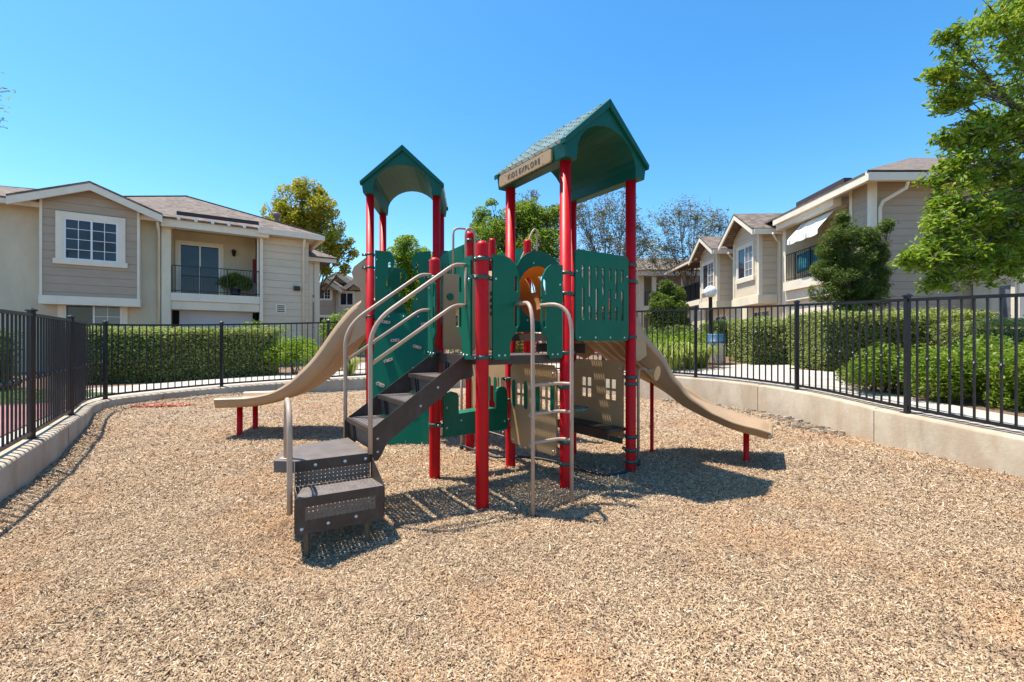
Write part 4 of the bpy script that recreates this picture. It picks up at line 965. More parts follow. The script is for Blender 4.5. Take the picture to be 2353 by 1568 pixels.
FL.b('corner_post',(s596+.002,sg0+.02),(-.12,.16),(GZ,EZ-.05),M['white'],hl)
rail(FL,s392+.03,s596-.02,0.06,zf,hl)
z1=Hh(397,552,0)
dw=window(FL,S(405,-1.5)+.1,S(505,-1.5),zf+.06,zf+2.15,-1.5,hl,(0,0),1,0.13,False); 
m_=MB(); m_.lathe(FL.P(S(537,-1.45),-1.36,zf+1.95),[(0.0005,-.16),(.05,-.14),(.085,0.04),(.11,.06),(.05,.12),(.0005,.17)],6); m_.build('porch_lamp',M['iron'],hl)
m_=MB(); ss=S(588,-1.2); m_.box((ss-.10,-1.48,zf+.75),(ss+.12,-1.38,zf+1.75),lambda a,b,c:FL.P(a,b,c)); m_.build('wall_hanging',M['redcloth'],hl)
m_=MB(); FL.box(m_,(s596-.09,s596-.03),(-.03,.03),(zf,EZ-.1)); m_.build('balcony_post',M['white'],hl)
# eave beam with rafter tails
m_=MB(); FL.box(m_,(S(371),s596+.3),(0.12,0.45),(EZ-.30,EZ-.02)); m_.build('beam',M['white'],hl)
m_=MB()
for k in range(6):
    s=s392+.25+k*(s596-s392-.3)/5; FL.box(m_,(s-.05,s+.05),(.455,.62),(EZ-.04,EZ+.09))
m_.build('rafter_tails',M['vinyl'],hl)
m_=MB(); FL.box(m_,(sg0-.2,S(746,.5)),(.42,.56),(EZ-.17,EZ+.03)); m_.build('fascia',M['white'],hl)
m_=MB(); FL.box(m_,(sw0,S(362,.6)),(.42,.54),(EZ-.17,EZ+.03)); m_.build('fascia',M['white'],hl)
m_=MB(); sR=S(746,.5); FL.box(m_,(sR-.14,sR),(-9.8,.415),(EZ-.17,EZ+.03)); m_.build('fascia',M['white'],hl)
# soffit
m_=MB(); FL.box(m_,(sw0,sR-.15),(-9.5,.41),(EZ-.01,EZ+.02)); m_.build('soffit',M['stucco2'],hl)
# hip roof
h_=5.35; E0=FL.P(sw0-1,.55,EZ+.04); E1=FL.P(sR+.02,.55,EZ+.04); E2=FL.P(sR+.02,-10.2,EZ+.04); E3=FL.P(sw0-1,-10.2,EZ+.04); R0=FL.P(sw0-1,-4.8,7.15); Rm=FL.P(S(262,-4.8),-4.8,Hh(262,453,-4.8)); R1=FL.P(S(430,-4.8),-4.8,Hh(430,452,-4.8)); Em=FL.P(S(262,-4.8),.55,EZ+.04)
m_=MB(); slab(m_,[E0,Em,Rm,R0],.06); slab(m_,[Em,E1,R1,Rm],.06); slab(m_,[E1,E2,R1],.06); slab(m_,[E2,E3,R0,Rm,R1],.06); rfo=m_.build('roof',M['roof'],hl)
m_=MB(); m_.bar(E1+UP*.015,R1+UP*.02,.16,.035); m_.bar(R1+UP*.02,Rm+UP*.02,.16,.035); m_.bar(Rm+UP*.02,R0+UP*.02,.16,.035); m_.build('ridge_cap',paint('dark_ridge_shingles',(0.14,0.10,0.09),0.95,0.4,18),rfo)
m_=MB(); pz=lambda n: EZ+.04+(.55-n)*.335
a_=FL.P(S(405,.2),-.05,pz(-.05)+.10); b_=FL.P(S(596,.2),-.05,pz(-.05)+.10); m_.bar(a_,b_,.10,.14); m_.build('roof_flashing',paint('dark_flashing',(0.045,0.03,0.03),0.7),rfo)
m_=MB(); vs0=S(636,-1.6); m_.lathe(FL.P(vs0,-1.6,pz(-1.6)-.1),[(.22,0),(.14,.16),(.10,.18),(.10,.42),(.15,.43),(.15,.62),(.0005,.63)],14); m_.build('vent_pipe',paint('dull_grey_vent',(0.16,0.13,0.12),0.6),rfo)
m_=MB(); m_.tube([FL.P(S(697,.07),.07,GZ),FL.P(S(697,.07),.07,EZ-.55),FL.P(S(697,.07)-.02,.48,EZ-.22)],.045,8); m_.build('downpipe',M['white'],hl)
m_=MB(); m_.tube([FL.P(S(365,.07),.09,GZ),FL.P(S(365,.07),.09,EZ-.5),FL.P(S(365,.07)-.02,.5,EZ-.2)],.05,8); m_.build('downpipe',M['stucco2'],hl)
vz=Hh(645,710,0); m_=MB(); a,b=S(633),S(657)
FL.box(m_,(a,b),(0,.03),(vz-.19,vz+.19)); 
for k in range(4): FL.box(m_,(a+.06,b-.06),(.031,.038),(vz-.14+k*.08,vz-.10+k*.08),1)
m_.build('wall_vent',[M['white'],M['dark']],hl)
m_=MB(); FL.box(m_,(S(674),S(688)),(0,.16),(Hh(680,668,.1),Hh(680,658,.1))); m_.build('wall_light',M['iron'],hl)
# gabled bay
bn=0.6; b0,b1=S(97,bn),S(315,bn); zb0=Hh(200,684,bn)+.02; pk=S(206.7,bn+.3); zpk=Hh(206.7,419,bn+.3)
bay=MB(); zc=Hh(320,505,bn); 
def gablewall(F, name, s0,s1,n0,n1,z0,zs,sp_,zp,mat,par):
    mb=MB(); mb.prism([[(s0,z0),(s1,z0),(s1,zs),(sp_,zp),(s0,zs)]],lambda u,w,t:F.P(u,t,w),n0,n1); return mb.build(name,mat,par)
bm_=(b0+b1)/2; gslope=(zpk-.08-5.80)/1.92
zs_=zpk-.16-gslope*abs(b1-pk)
gablewall(FL,'wall',b0,b1,0.01,bn,zb0,zs_,pk,zpk-.18,M['siding'],hl)
for a,b in ((S(90.5,bn),b0),(b1,S(320.7,bn))): 
    zt=zpk-.14-gslope*abs((a+b)/2-pk); FL.b('corner_board',(a,b),(.02,bn+.03),(zb0,zt),M['white'],hl)
m_=MB(); FL.box(m_,(S(88,bn+.05),S(322,bn+.05)),(.02,bn+.07),(zb0-.28,zb0)); m_.build('sill_band',M['white'],hl)
window(FL,S(147.2,bn),S(271,bn),Hh(205,601,bn)+.02,Hh(205,507,bn),bn,hl,(2,2),4,.20)
window(FL,S(148,0),S(280,0),Hh(205,755,0),Hh(205,700,0),0.0,hl,(0,2),2,.16,False,half=1)
gs0,gs1=pk-1.92,pk+1.92
m_=MB()
for e in (gs0,gs1):
    a=[FL.P(pk,bn+.36,zpk+.03),FL.P(e,bn+.36,zpk+.03-gslope*1.92),FL.P(e,-4.5,zpk+.03-gslope*1.92),FL.P(pk,-4.5,zpk+.03)]
    slab(m_,a if e>pk else a[::-1],.07)
go=m_.build('roof',M['roof'],hl)
m_=MB()
for e in (gs0,gs1):
    o2=[(pk,zpk-.03),(e,zpk-.03-gslope*1.92),(e,zpk-.29-gslope*1.92),(pk,zpk-.27)]
    m_.prism([o2],lambda u,w,t:FL.P(u,t,w),bn+.28,bn+.35)
m_.build('rake_board',M['white'],go)
# narrow wing at the far end
nw=-2.2; a,b=S(709,nw),S(733,nw)
FL.b('wall',(a-.6,b),(-7,nw),(GZ,5.35),M['siding'],hl)
m_=MB(); FL.box(m_,(a,a+.16),(nw,nw+.05),(GZ,5.33)); FL.box(m_,(b-.22,b+.02),(nw,nw+.05),(GZ,5.33)); FL.box(m_,(a+.17,b-.23),(nw,nw+.045),(3.25,3.45)); FL.box(m_,(a+.17,b-.23),(nw,nw+.045),(2.55-2.2+.0,.5)); FL.box(m_,(a+.17,b-.23),(nw,nw+.045),(2.05,2.22));FL.box(m_,(a+.17,b-.23),(nw,nw+.045),(5.1,5.33)); m_.build('corner_board',M['white'],hl)
window(FL,a+.24,b-.30,3.62,5.02,nw,hl,(0,0),3,.04,False,mull=False)
window(FL,a+.24,b-.30,.9,1.95,nw,hl,(0,0),3,.04,False,mull=False)
m_=MB(); slab(m_,[FL.P(a-1,nw+.5,5.40),FL.P(b+.75,nw+.5,5.40),FL.P(b-.5,nw-1.6,6.25),FL.P(a-1,nw-1.6,6.25)],.07); slab(m_,[FL.P(b+.75,nw+.5,5.40),FL.P(b+.75,nw-6,5.40),FL.P(b-.5,nw-4,6.25),FL.P(b-.5,nw-1.6,6.25)],.07)
wr=m_.build('roof',M['roof'],hl); m_=MB(); FL.box(m_,(a-.6,b+.7),(nw+.36,nw+.47),(5.16,5.36)); m_.build('fascia',M['white'],wr)

# ---- right house
FR=Fr(9.886,0,.042,.999,-.999,.042); S=FR.S; Hh=FR.H
hr=thing('apartment_house', FR.P(16,0,.8), 'cream two storey house with two gabled bays and a grey siding end wall', 'house')
GZ=.5; EZ=6.02; s0=13.2
s1956,s1813=S(1956),S(1813)
FR.b('wall',(13.25,s1956),(-1.6,0),(GZ,EZ),M['siding3'],hr)
mb=MB(); mb.box((13.70,13.2,GZ),(FR.P(s0,0,0).x+.004,13.9,EZ)); mb.build('wall',M['siding3'],hr)
FR.b('wall',(s1956,s1813),(-6,-1.5),(GZ,EZ),M['stucco'],hr)
FR.b('wall',(s1956,s1813),(-1.5,-.02),(GZ,3.15),M['stucco2'],hr)
FR.b('wall',(s1813,24.85),(-6,0),(GZ,EZ),M['stucco2'],hr)
FR.b('wall',(24.85,29.4),(-6,-1.3),(GZ,EZ+.25),M['siding3'],hr)
FR.b('wall',(26.0,29.4),(-1.3,-.02),(GZ,3.3),M['stucco'],hr,'brown panelled ground floor door wall')
zf=3.60
FR.b('balcony_floor',(s1956,s1813),(-1.5,.22),(zf-.34,zf),M['white'],hr); FR.b('beam',(s1956,s1813),(-1.4,.1),(zf-.72,zf-.345),M['stucco2'],hr)
rail(FR,s1956+.05,s1813-.05,.12,zf,hr)
FR.b('column',(s1813,s1813+.22),(0.0,.12),(GZ,EZ-.05),M['white'],hr); FR.b('column',(s1956-.12,s1956),(0,.06),(GZ,EZ-.05),M['white'],hr)
m_=MB(); c0=FR.P(s0,0,0); m_.box((c0.x-.06,c0.y-.05,GZ),(c0.x+.10,c0.y,EZ-.02)); FR.box(m_,(s0+.001,s0+.13),(0,.05),(GZ,EZ-.02)); m_.build('corner_board',M['white'],hr)
m_=MB(); m_.tube([Vector((c0.x+.17,c0.y-.06,GZ)),Vector((c0.x+.17,c0.y-.06,5.2)),Vector((c0.x+.23,c0.y-.10,5.38)),Vector((c0.x+.62,c0.y-.42,5.66)),Vector((c0.x+.66,c0.y-.47,5.95))],.05,8); m_.build('downpipe',M['white'],hr)
# patio door at back of balcony
window(FR,s1956+.6,s1813-.7,zf+.05,zf+2.1,-1.5,hr,(0,0),1,.1,False)
# bays
def rbay(xa,xb,xw0,xw1,xp,yp,lbl):
    n=.7; a,b=S(xb,n),S(xa,n); z0=3.22 if xa>1660 else 3.35; p=S(xp,n+.5); zp=Hh(xp,yp,n+.5); hw=1.62; sl=(zp-5.76)/hw
    zsd=zp-.16-sl*abs(a-p)
    gablewall(FR,'wall',a,b,.01,n,z0,zsd,p,zp-.18,M['siding2'],hr)
    m_=MB()
    FR.box(m_,(a-.001,a+.13),(n+.001,n+.03),(z0,zp-.30-sl*abs(a+.06-p))); FR.box(m_,(a-.028,a-.0015),(n-.11,n+.03),(z0,zsd-.02)); m_.build('corner_board',M['white'],hr)
    FR.b('corner_board',(b-.13,b+.001),(n+.001,n+.03),(z0,zp-.30-sl*abs(b-.06-p)),M['white'],hr)
    m_=MB(); FR.box(m_,(a-.05,b+.05),(.02,n+.07),(z0-.34,z0)); m_.build('sill_band',M['stucco2'],hr)
    window(FR,S(xw1,n),S(xw0,n),4.05,5.38,n,hr,(2,0),4,.11,half=0)
    m_=MB()
    for e in (p-hw,p+hw):
        q=[FR.P(p,n+.55,zp+.03),FR.P(e,n+.55,zp+.03-sl*hw),FR.P(e,-5,zp+.03-sl*hw),FR.P(p,-5,zp+.03)]; slab(m_,q if e>p else q[::-1],.06)
    g=m_.build('roof',M['roof'],hr); m_=MB()
    for e in (p-hw,p+hw): m_.prism([[(p,zp-.03),(e,zp-.03-sl*hw),(e,zp-.24-sl*hw),(p,zp-.23)]],lambda u,w,t:FR.P(u,t,w),n+.48,n+.54)
    FR.box(m_,(p-hw-.04,p-hw+.03),(-.3,n+.47),(zp-.22-sl*hw,zp-.02-sl*hw)); m_.build('rake_board',M['white'],g)
    m_=MB(); e=p-hw-.06; m_.tube([FR.P(e,n-.2,zp-.2-sl*hw),FR.P(e+.25,.2,zp-.42-sl*hw),FR.P(e+.28,.07,zp-.5-sl*hw),FR.P(e+.28,.07,GZ)],.04,8); m_.build('downpipe',M['white'],hr)
rbay(1686,1745,1697,1731,1688.4,493,'')
rbay(1610,1649,1616,1641,1608.5,545,'')
window(FR,S(1770),S(1733),1.55,2.65,0,hr,(0,2),2,.1,False,half=0); window(FR,S(1671),S(1645),1.55,2.65,0,hr,(0,2),3,.1,False)
# eaves and roofs
xe=FR.P(12.65,.5,0)
m_=MB(); FR.box(m_,(12.65,17.6),(.42,.54),(EZ-.2,EZ+.06)); m_.bar(Vector((xe.x-.05,xe.y-.0,EZ-.07)),Vector((16.2,xe.y,EZ-.07)),.12,.26); m_.build('fascia',M['white'],hr)
m_=MB(); FR.box(m_,(s1956+.2,17.6),(.16,.415),(EZ-.40,EZ-.12)); m_.build('beam',M['white'],hr)
m_=MB(); FR.box(m_,(12.75,17.8),(-6,.41),(EZ-.02,EZ+.02)); m_.build('soffit',M['stucco2'],hr)
m_=MB(); A=Vector((xe.x-.08,xe.y-.06,EZ+.08)); B=Vector((24,xe.y-.06,EZ+.08)); Cc=Vector((24,21.7,10.1)); Dd=Vector((19.0,21.7,10.1)); Ee=FR.P(31,.55,EZ+.08); Ff=FR.P(31,-5,EZ+2.0)
slab(m_,[A,B,Cc,Dd],.06)
low=FR.P(17.8,.55,EZ+.06)
slab(m_,[FR.P(12.6,.55,EZ+.06),Dd-UP*.05,FR.P(31,-7,8.1),Ee],.06)
m_.build('roof',M['roof'],hr)
FR.b('roof_flashing',(14.4,17.0),(-.25,.0),(EZ+.25,EZ+.50),bpy.data.materials['dark_flashing'],hr)
m_=MB(); slab(m_,[FR.P(24.7,1.0,6.0),FR.P(30.6,1.0,6.0),FR.P(30.6,-4,6.7),FR.P(24.7,-4,6.7)],.07); lr=m_.build('roof',M['roof'],hr)
m_=MB(); FR.box(m_,(24.75,30.5),(.85,.98),(5.78,5.96)); m_.build('fascia',M['white'],lr)
FR.b('balcony_floor',(25.9,29.4),(-1.3,.3),(3.45,3.75),M['white'],hr); rail(FR,25.95,29.3,.22,3.75,hr); FR.b('column',(29.2,29.4),(0.0,.2),(GZ,5.8),M['white'],hr)
m_=MB(); FR.box(m_,(26.0,29.25),(.13,.16),(3.8,4.75)); m_.build('railing_screen',M['dark'],hr)
# box wing at the frame edge
m_=MB(); m_.box((13.32,12.0,GZ),(20,13.15,3.3)); m_.build('wall',M['stucco2'],hr)
m_=MB(); m_.box((13.25,11.93,3.0),(20,13.18,3.18)); m_.box((13.26,12.0,GZ),(13.315,12.10,3.0)); m_.box((13.33,11.95,GZ),(13.55,11.998,3.0)); m_.box((13.26,12.42,GZ),(13.315,12.6,3.0)); m_.build('corner_board',M['white'],hr)
m_=MB(); m_.box((13.29,12.13,1.3),(13.318,12.40,2.85)); m_.build('pane',M['paleglass'],hr)
m_=MB(); m_.box((13.62,11.97,1.2),(14.6,11.998,2.8)); m_.build('pane',M['glass'],hr)
m_=MB(); m_.box((13.62,13.1,GZ),(13.82,13.195,6.0)); m_.build('corner_board',M['white'],hr)
m_=MB(); slab(m_,[Vector((13.1,11.8,3.22)),Vector((20,11.8,3.22)),Vector((20,13.19,3.55)),Vector((13.1,13.19,3.55))],.04); m_.build('roof',M['stucco2'],hr)
# awning
aw=MB(); a,b=S(1898,.4),S(1826,.4)
K=9; g=[]
for j,(n,z) in enumerate(((-.3,5.74),(.05,5.68),(.60,5.06),(.66,4.98),(.67,4.82))):
    g.append([FR.P(a+(b-a)*i/K,n,z+(-.03 if i%3 else 0)) for i in range(K+1)])
aw.sheet(g,smooth=False)
for i in range(4):
    for j in (1,2,): pass
def awm():
    m,nt,b_=nodes('striped_awning_cloth'); p=pos(nt); sx=N(nt,'ShaderNodeSeparateXYZ'); L(nt,p,sx.inputs[0]); fr=mth(nt,'FRACT',mth(nt,'MULTIPLY',sx.outputs[1],1.05)); L(nt,mixc(nt,mth(nt,'LESS_THAN',fr,.07),(0.78,0.77,0.70),(0.20,0.36,0.32)),b_.inputs['Base Color']); b_.inputs['Roughness'].default_value=.9; return m
ao=aw.build('awning',awm(),fix=False); md=ao.modifiers.new('thick','SOLIDIFY'); md.thickness=.012
tag(ao,'white awning with green stripes over the sunlit balcony','awning')
tb=MB(); g=[]
for j in range(5):
    g.append([FR.P(S(1850,.16)-.9+i*.2,.05+.02*math.sin(i*1.9+j),zf+.95-j*.17-.02*math.sin(i)) for i in range(9)])
tb.sheet(g); to=tb.build('balcony_cloth',M['turq'],fix=False); to.modifiers.new('thick','SOLIDIFY').thickness=.01
tag(to,'turquoise cloth hung over the balcony railing beside the conifer','cloth')

# ---- far houses
hf_=thing('distant_house', (9,33,1), 'distant house with brown shingle roof, white fascia and balcony behind the small dark tree', 'house')
FF=Fr(0,33,1,0,0,-1)
FF.b('wall',(4,14.5),(-6,-1.2),(0,6.75),M['siding3'],hf_); FF.b('wall',(4,9.6),(-1.2,-.1),(0,6.1),M['stucco2'],hf_)
FF.b('column',(10.15,10.42),(-.1,.15),(0,6.1),M['white'],hf_); FF.b('balcony_floor',(9.6,14.5),(-1.2,.2),(3.55,3.9),M['white'],hf_); rail(FF,9.65,14.4,.1,3.9,hf_,1.0,.14)
FF.b('fascia',(3.6,15),(.3,.5),(6.05,6.45),M['white'],hf_)
m_=MB(); slab(m_,[Vector((3.2,32.4,6.45)),Vector((15.2,32.4,6.45)),Vector((13.2,37,8.1)),Vector((5.5,37,8.1))],.08); m_.build('roof',M['roof'],hf_)
window(FF,10.75,11.8,4.0,5.6,-1.2,hf_,(2,2),3,.12,False); window(FF,7.6,8.6,1.2,2.4,-.1,hf_,(2,2),3,.12,False)
m_=MB(); 
m_.bar((10.2,32.2,3.7),(14.2,31.6,1.2),.12,.3); m_.bar((10.2,32.2,4.6),(14.2,31.6,2.1),.05,.05); m_.build('stair_flight',M['iron'],hf_)
h2=thing('distant_house', (-11.5,32,1), 'distant gabled cream house behind the golden tree, half hidden by the tan slide hood', 'house')
FG=Fr(0,32,1,0,0,-1)
X=lambda px,D=32: (px-1176.5)*D/1046
Z=lambda py,D=32: CH+(784-py)*D/1046
gablewall(FG,'wall',X(722),X(764),-5,0,0,Z(655),X(760),Z(640),M['siding3'],h2)
FG.b('wall',(X(764)+.005,X(845)),(-5,-.6),(0,Z(668)),M['stucco2'],h2)
window(FG,X(731),X(760),Z(688),Z(664),0,h2,(0,2),3,.12,False); window(FG,X(731),X(760),Z(744),Z(728),0,h2,(0,2),2,.12,False)
D_=32.6; window(FG,X(781.5,D_),X(812,D_),Z(702,D_),Z(673,D_),-.6,h2,(0,0),1,.12,False)
def smallgable(xl,xp,xr,yp,ye,n,depth,par,mat='siding3'):
    D_=32-n; a,p,b=X(xl,D_),X(xp,D_),X(xr,D_); zp,ze=Z(yp,D_),Z(ye,D_)
    m_=MB(); 
    m_.prism([[(a+.4,ze-.1),(b-.4,ze-.1),(p,zp-.2)]],lambda u,w,t:FG.P(u,t,w),n-.5,n-.3); m_.build('wall',M[mat],par)
    m_=MB()
    for e in (a,b):
        q=[FG.P(p,n,zp),FG.P(e,n,ze),FG.P(e,n-depth,ze),FG.P(p,n-depth,zp)]; slab(m_,q,.08)
    g=m_.build('roof',M['roof'],par); m_=MB()
    for e in (a,b): m_.prism([[(p,zp-.04),(e,ze-.04),(e,ze-.34),(p,zp-.34)]],lambda u,w,t:FG.P(u,t,w),n-.06,n+.02)
    m_.build('rake_board',M['white'],g)
smallgable(742,774,806,624,646,-.8,5,h2); smallgable(784,812,845,642,662,0,4,h2); smallgable(722,748,784,638,662,.7,5,h2)
# ------------------------------------------------------------------ plants
def leaves(P, size, up=0.3, asp=0.45, jitter=0.35, droop=0.0):
    n=len(P); d=rng.normal(0,1,(n,3)); d[:,2]=d[:,2]*0.6-droop; d/=np.linalg.norm(d,axis=1)[:,None]
    q=rng.normal(0,1,(n,3)); q[:,2]*=1-up; q-=d*(q*d).sum(1)[:,None]; q/=np.linalg.norm(q,axis=1)[:,None]
    nn=np.cross(d,q); s=size*rng.uniform(1-jitter,1+jitter,n)[:,None]
    a=P-d*s*.5; b=P+q*s*asp*.5+nn*s*.10; c=P+d*s*.5; e=P-q*s*asp*.5+nn*s*.10
    return np.stack([a,b,c,e],1)
LF=((0,1,2),(0,2,3))
def lump(P, sc, seed):
    r=np.random.default_rng(seed); v=np.zeros(len(P))
    for _ in range(5):
        k=r.normal(0,1,3)*sc; v+=np.sin(P@k+r.uniform(0,6.28))
    return v/5
def clump_points(C, Rr, n, bias=0.5, seed=0, thr=-0.12, sc=3.0):
    C=np.array(C); Rr=np.array(Rr)
    u=rng.normal(0,1,(n,3)); u/=np.linalg.norm(u,axis=1)[:,None]; r=rng.random(n)**bias
    P=C+u*Rr*r[:,None]; k=lump(P,sc,seed)>thr; return P[k]
def pxc(l, D):
    out=[]
    for x,y,q in l:
        p=at(x,y,D+q*0.5*math.sin(x*.7+y)); out.append(((p.x,p.y,p.z),(q,q,q*.85)))
    return out
def tree(name, base, clumps, label, leaf, nleaf, size, bark='bark', trunk_r=0.12, seed=1, fork=0.35, group=None, thr=-0.12, sc=3.0, asp=.45, droop=0.0, twigs=5, cat='tree', sprays=0, bias=0.5, brf=.5, fkp=None):
    rnd=random.Random(seed); b=Vector(base); t=thing(name,b,label,cat,group)
    tops=[Vector(c[0]) for c in clumps]; cen=sum(tops,Vector())/len(tops); zlow=min(c[0][2]-c[1][2]*.3 for c in clumps)
    fk=b.lerp(Vector((b.x*.6+cen.x*.4,b.y*.6+cen.y*.4,zlow)),1.0); fk.z=b.z+(cen.z-b.z)*fork
    fk=Vector(fkp) if fkp else fk
    mb=MB(); mid=b.lerp(fk,.5)+Vector((rnd.uniform(-.1,.1),rnd.uniform(-.1,.1),0))
    mb.tube([b-UP*.2,b+UP*.15,mid,fk],[trunk_r*1.35,trunk_r*1.1,trunk_r*.9,trunk_r*.75],10)
    spr=[]
    for (c,r) in clumps:
        c=Vector(c); r=Vector(r); m1=fk.lerp(c,.45)+Vector((rnd.uniform(-.2,.2),rnd.uniform(-.2,.2),rnd.uniform(0,.25)))*min(1,(c-fk).length*.3)
        br=trunk_r*brf; pts=catm([fk,m1,c],5); mb.tube(pts,[br*(1-.75*i/(len(pts)-1)) for i in range(len(pts))],7)
        for k in range(twigs):
            d=Vector((rnd.gauss(0,1),rnd.gauss(0,1),rnd.gauss(.3,1))).normalized(); e=c+Vector((d.x*r.x,d.y*r.y,d.z*r.z))*rnd.uniform(.75,1.08); s0_=pts[rnd.randint(5,len(pts)-1)]
            mm=s0_.lerp(e,.5)+Vector((rnd.uniform(-.1,.1),rnd.uniform(-.1,.1),rnd.uniform(-.05,.15)))*r.x
            tp=catm([s0_,mm,e],3); mb.tube(tp,[br*.33*(1-.85*i/(len(tp)-1))+.003 for i in range(len(tp))],5,cap=False)
            for j in range(sprays):
                f=rnd.uniform(.3,1.0); q=tp[min(len(tp)-1,int(f*len(tp)))]; e2=q+Vector((rnd.gauss(0,.5)*r.x,rnd.gauss(0,.5)*r.y,rnd.gauss(.15,.4)*r.z))*.6; t2=catm([q,q.lerp(e2,.5)+Vector((0,0,.05*r.z)),e2],2); mb.tube(t2,[.012*trunk_r/.12,.008*trunk_r/.12,.006,.004,.003][:len(t2)],4,cap=False); spr.append((q,e2))
    mb.build('trunk',M[bark],t,fix=False)
    Ps=[]; vol=[c[1][0]*c[1][1]*c[1][2] for c in clumps]; tv=sum(v**.75 for v in vol)
    for k,(c,r) in enumerate(clumps): Ps.append(clump_points(c,r,int(nleaf*vol[k]**.75/tv),bias,seed*10+k,thr,sc))
    if spr:
        for q,e in spr:
            m=max(3,int(nleaf*.25/len(spr))); f=rng.random(m)[:,None]; Ps.append(np.array(q)*(1-f)+np.array(e)*f+rng.normal(0,.05,(m,3)))
    P=np.concatenate(Ps); cr=quads('crown',leaves(P,size,asp=asp,droop=droop),4,M[leaf],t,LF); return t
def hedge(name, p0, p1, depth, ztop, label, leaf='hedgeleaf', n=9000, size=.045, rnd_=.12, cat='hedge', group=None, wave=.05, seed=3, side=-1):
    """clipped hedge: front edge from p0 to p1, depth away from the play area"""
    a=Vector((*p0,0)); b=Vector((*p1,0)); d=(b-a); Ln=d.length; d.normalize(); q=Vector((-d.y,d.x,0))*(1 if side<0 else -1)
    z0=min(G(*p0),G(*p1)); t=thing(name,(a+b)/2+UP*z0,label,cat,group)
    H=ztop-z0; rr=np.random.default_rng(seed)
    # shell points on a rounded box
    u=rr.uniform(0,1,n); w=rr.random(n); per=np.array([H,depth,H]); tot=per.sum(); ww=w*tot
    s=u*Ln; y=np.where(ww<H,0,np.where(ww<H+depth,ww-H,depth)); z=np.where(ww<H,ww,np.where(ww<H+depth,H,tot-ww))
    m=int(n*.18); s=np.concatenate([s,np.where(rr.random(m)<.5,0,Ln)]); y=np.concatenate([y,rr.uniform(0,depth,m)]); z=np.concatenate([z,rr.uniform(0,H,m)])
    # round the upper corners
    cy=np.clip(y,rnd_,depth-rnd_); cz=np.minimum(z,H-rnd_); dy=y-cy; dz=z-cz; l=np.sqrt(dy*dy+dz*dz)+1e-6; k=(np.abs(dy)>1e-6)&(dz>1e-6); f=np.where(k,rnd_/l,1); y=cy+dy*f; z=cz+dz*f
    P=np.stack([a.x+d.x*s+q.x*y,a.y+d.y*s+q.y*y,z0+z],1); lm=lump(P,4.0,seed); ctr=np.stack([a.x+d.x*s+q.x*depth/2,a.y+d.y*s+q.y*depth/2,np.full(len(s),z0+H*.5)],1)
    o=P-ctr; o/=np.linalg.norm(o,axis=1)[:,None]; P=P+o*(lm*wave*1.5+rr.normal(0,.036,len(P))+(rr.random(len(P))<.04)*rr.uniform(0,.10,len(P)))[:,None]
    quads('foliage',leaves(P,size,asp=.6),4,M[leaf],t,LF)
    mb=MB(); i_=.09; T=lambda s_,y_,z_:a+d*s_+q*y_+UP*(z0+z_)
    mb.box((i_,i_,-.1),(Ln-i_,depth-i_,H-i_-.02),T); mb.build('shade_core',M['core'],t); return t  # solid filler box blocking the view, coloured dark as the inner shade
def bush(name, c, r, label, leaf='leaf', n=4000, size=.06, cat='shrub', group=None, seed=5, flower=None, nf=0, thr=-.2, asp=.5):
    x,y,z=c; t=thing(name,(x,y,G(x,y)-.02),label,cat,group); rd=random.Random(seed); cl=[]
    for k in range(7):
        cl.append(((x+rd.uniform(-.5,.5)*r[0],y+rd.uniform(-.5,.5)*r[1],z+rd.uniform(-.3,.4)*r[2]),(r[0]*rd.uniform(.4,.65),r[1]*rd.uniform(.4,.65),r[2]*rd.uniform(.4,.7))))
    P=np.concatenate([clump_points(c_,r_,n//7,.4,seed+i,thr,5) for i,(c_,r_) in enumerate(cl)]); quads('foliage',leaves(P,size,asp=asp),4,M[leaf],t,LF)
    if flower:
        P=np.concatenate([clump_points(c_,tuple(q*1.05 for q in r_),nf//7,.15,seed+i+50,-.05,5) for i,(c_,r_) in enumerate(cl)]); quads('flowers',leaves(P,size*.9,asp=.8),4,M[flower],t,LF)
    mb=MB()
    for k in range(9):
        e=Vector(cl[k%7][0])+Vector((rd.uniform(-.2,.2)*r[0],0,rd.uniform(-.1,.3)*r[2])); b=Vector((x+rd.uniform(-.2,.2)*r[0],y+rd.uniform(-.2,.2)*r[1],G(x,y)-.05)); pts=catm([b,b.lerp(e,.5)+UP*.05,e],3); mb.tube(pts,[.014*(1-.7*i/(len(pts)-1)) for i in range(len(pts))],5)
    mb.build('stems',M['bark'],t,fix=False); return t
# hedges
hedge('hedge',(-10.6,10.65),(-6.45,12.3),1.3,1.64,'long clipped box hedge in front of the house with the gabled bay',n=34000,size=.055)
hedge('hedge',(-8.1,2.6),(-11.0,10.2),1.0,1.55,'dark hedge on the far side of the lawn seen through the dense fence pickets','darkleaf',n=16000,size=.055,seed=8)
bush('shrub',(-7.6,13.6,1.5),(.8,.5,.55),'bright leafy shrub poking up behind the long clipped hedge','leaf',3500,.06,seed=11)
bush('shrub',(-5.7,12.3,1.08),(1.25,.6,.58),'low yellow green shrub at the end of the long clipped hedge','limeleaf',15000,.05,seed=12)
bush('shrub',(-5.0,13.3,1.5),(.75,.5,.85),'tall upright green shrub against the siding wall','leaf',4500,.07,seed=13)
bush('shrub',(-4.2,13.6,1.35),(.5,.5,.6),'green shrub half hidden behind the tan slide','leaf',2500,.06,seed=14)
hedge('hedge',(5.75,12.9),(6.95,13.0),.9,1.88,'clipped hedge behind the blue lidded bin',n=7000,size=.06,seed=21)
hedge('hedge',(5.45,10.4),(6.75,10.3),1.3,1.80,'clipped hedge block beside the pale path junction',wave=.08,n=11000,size=.05,seed=22)
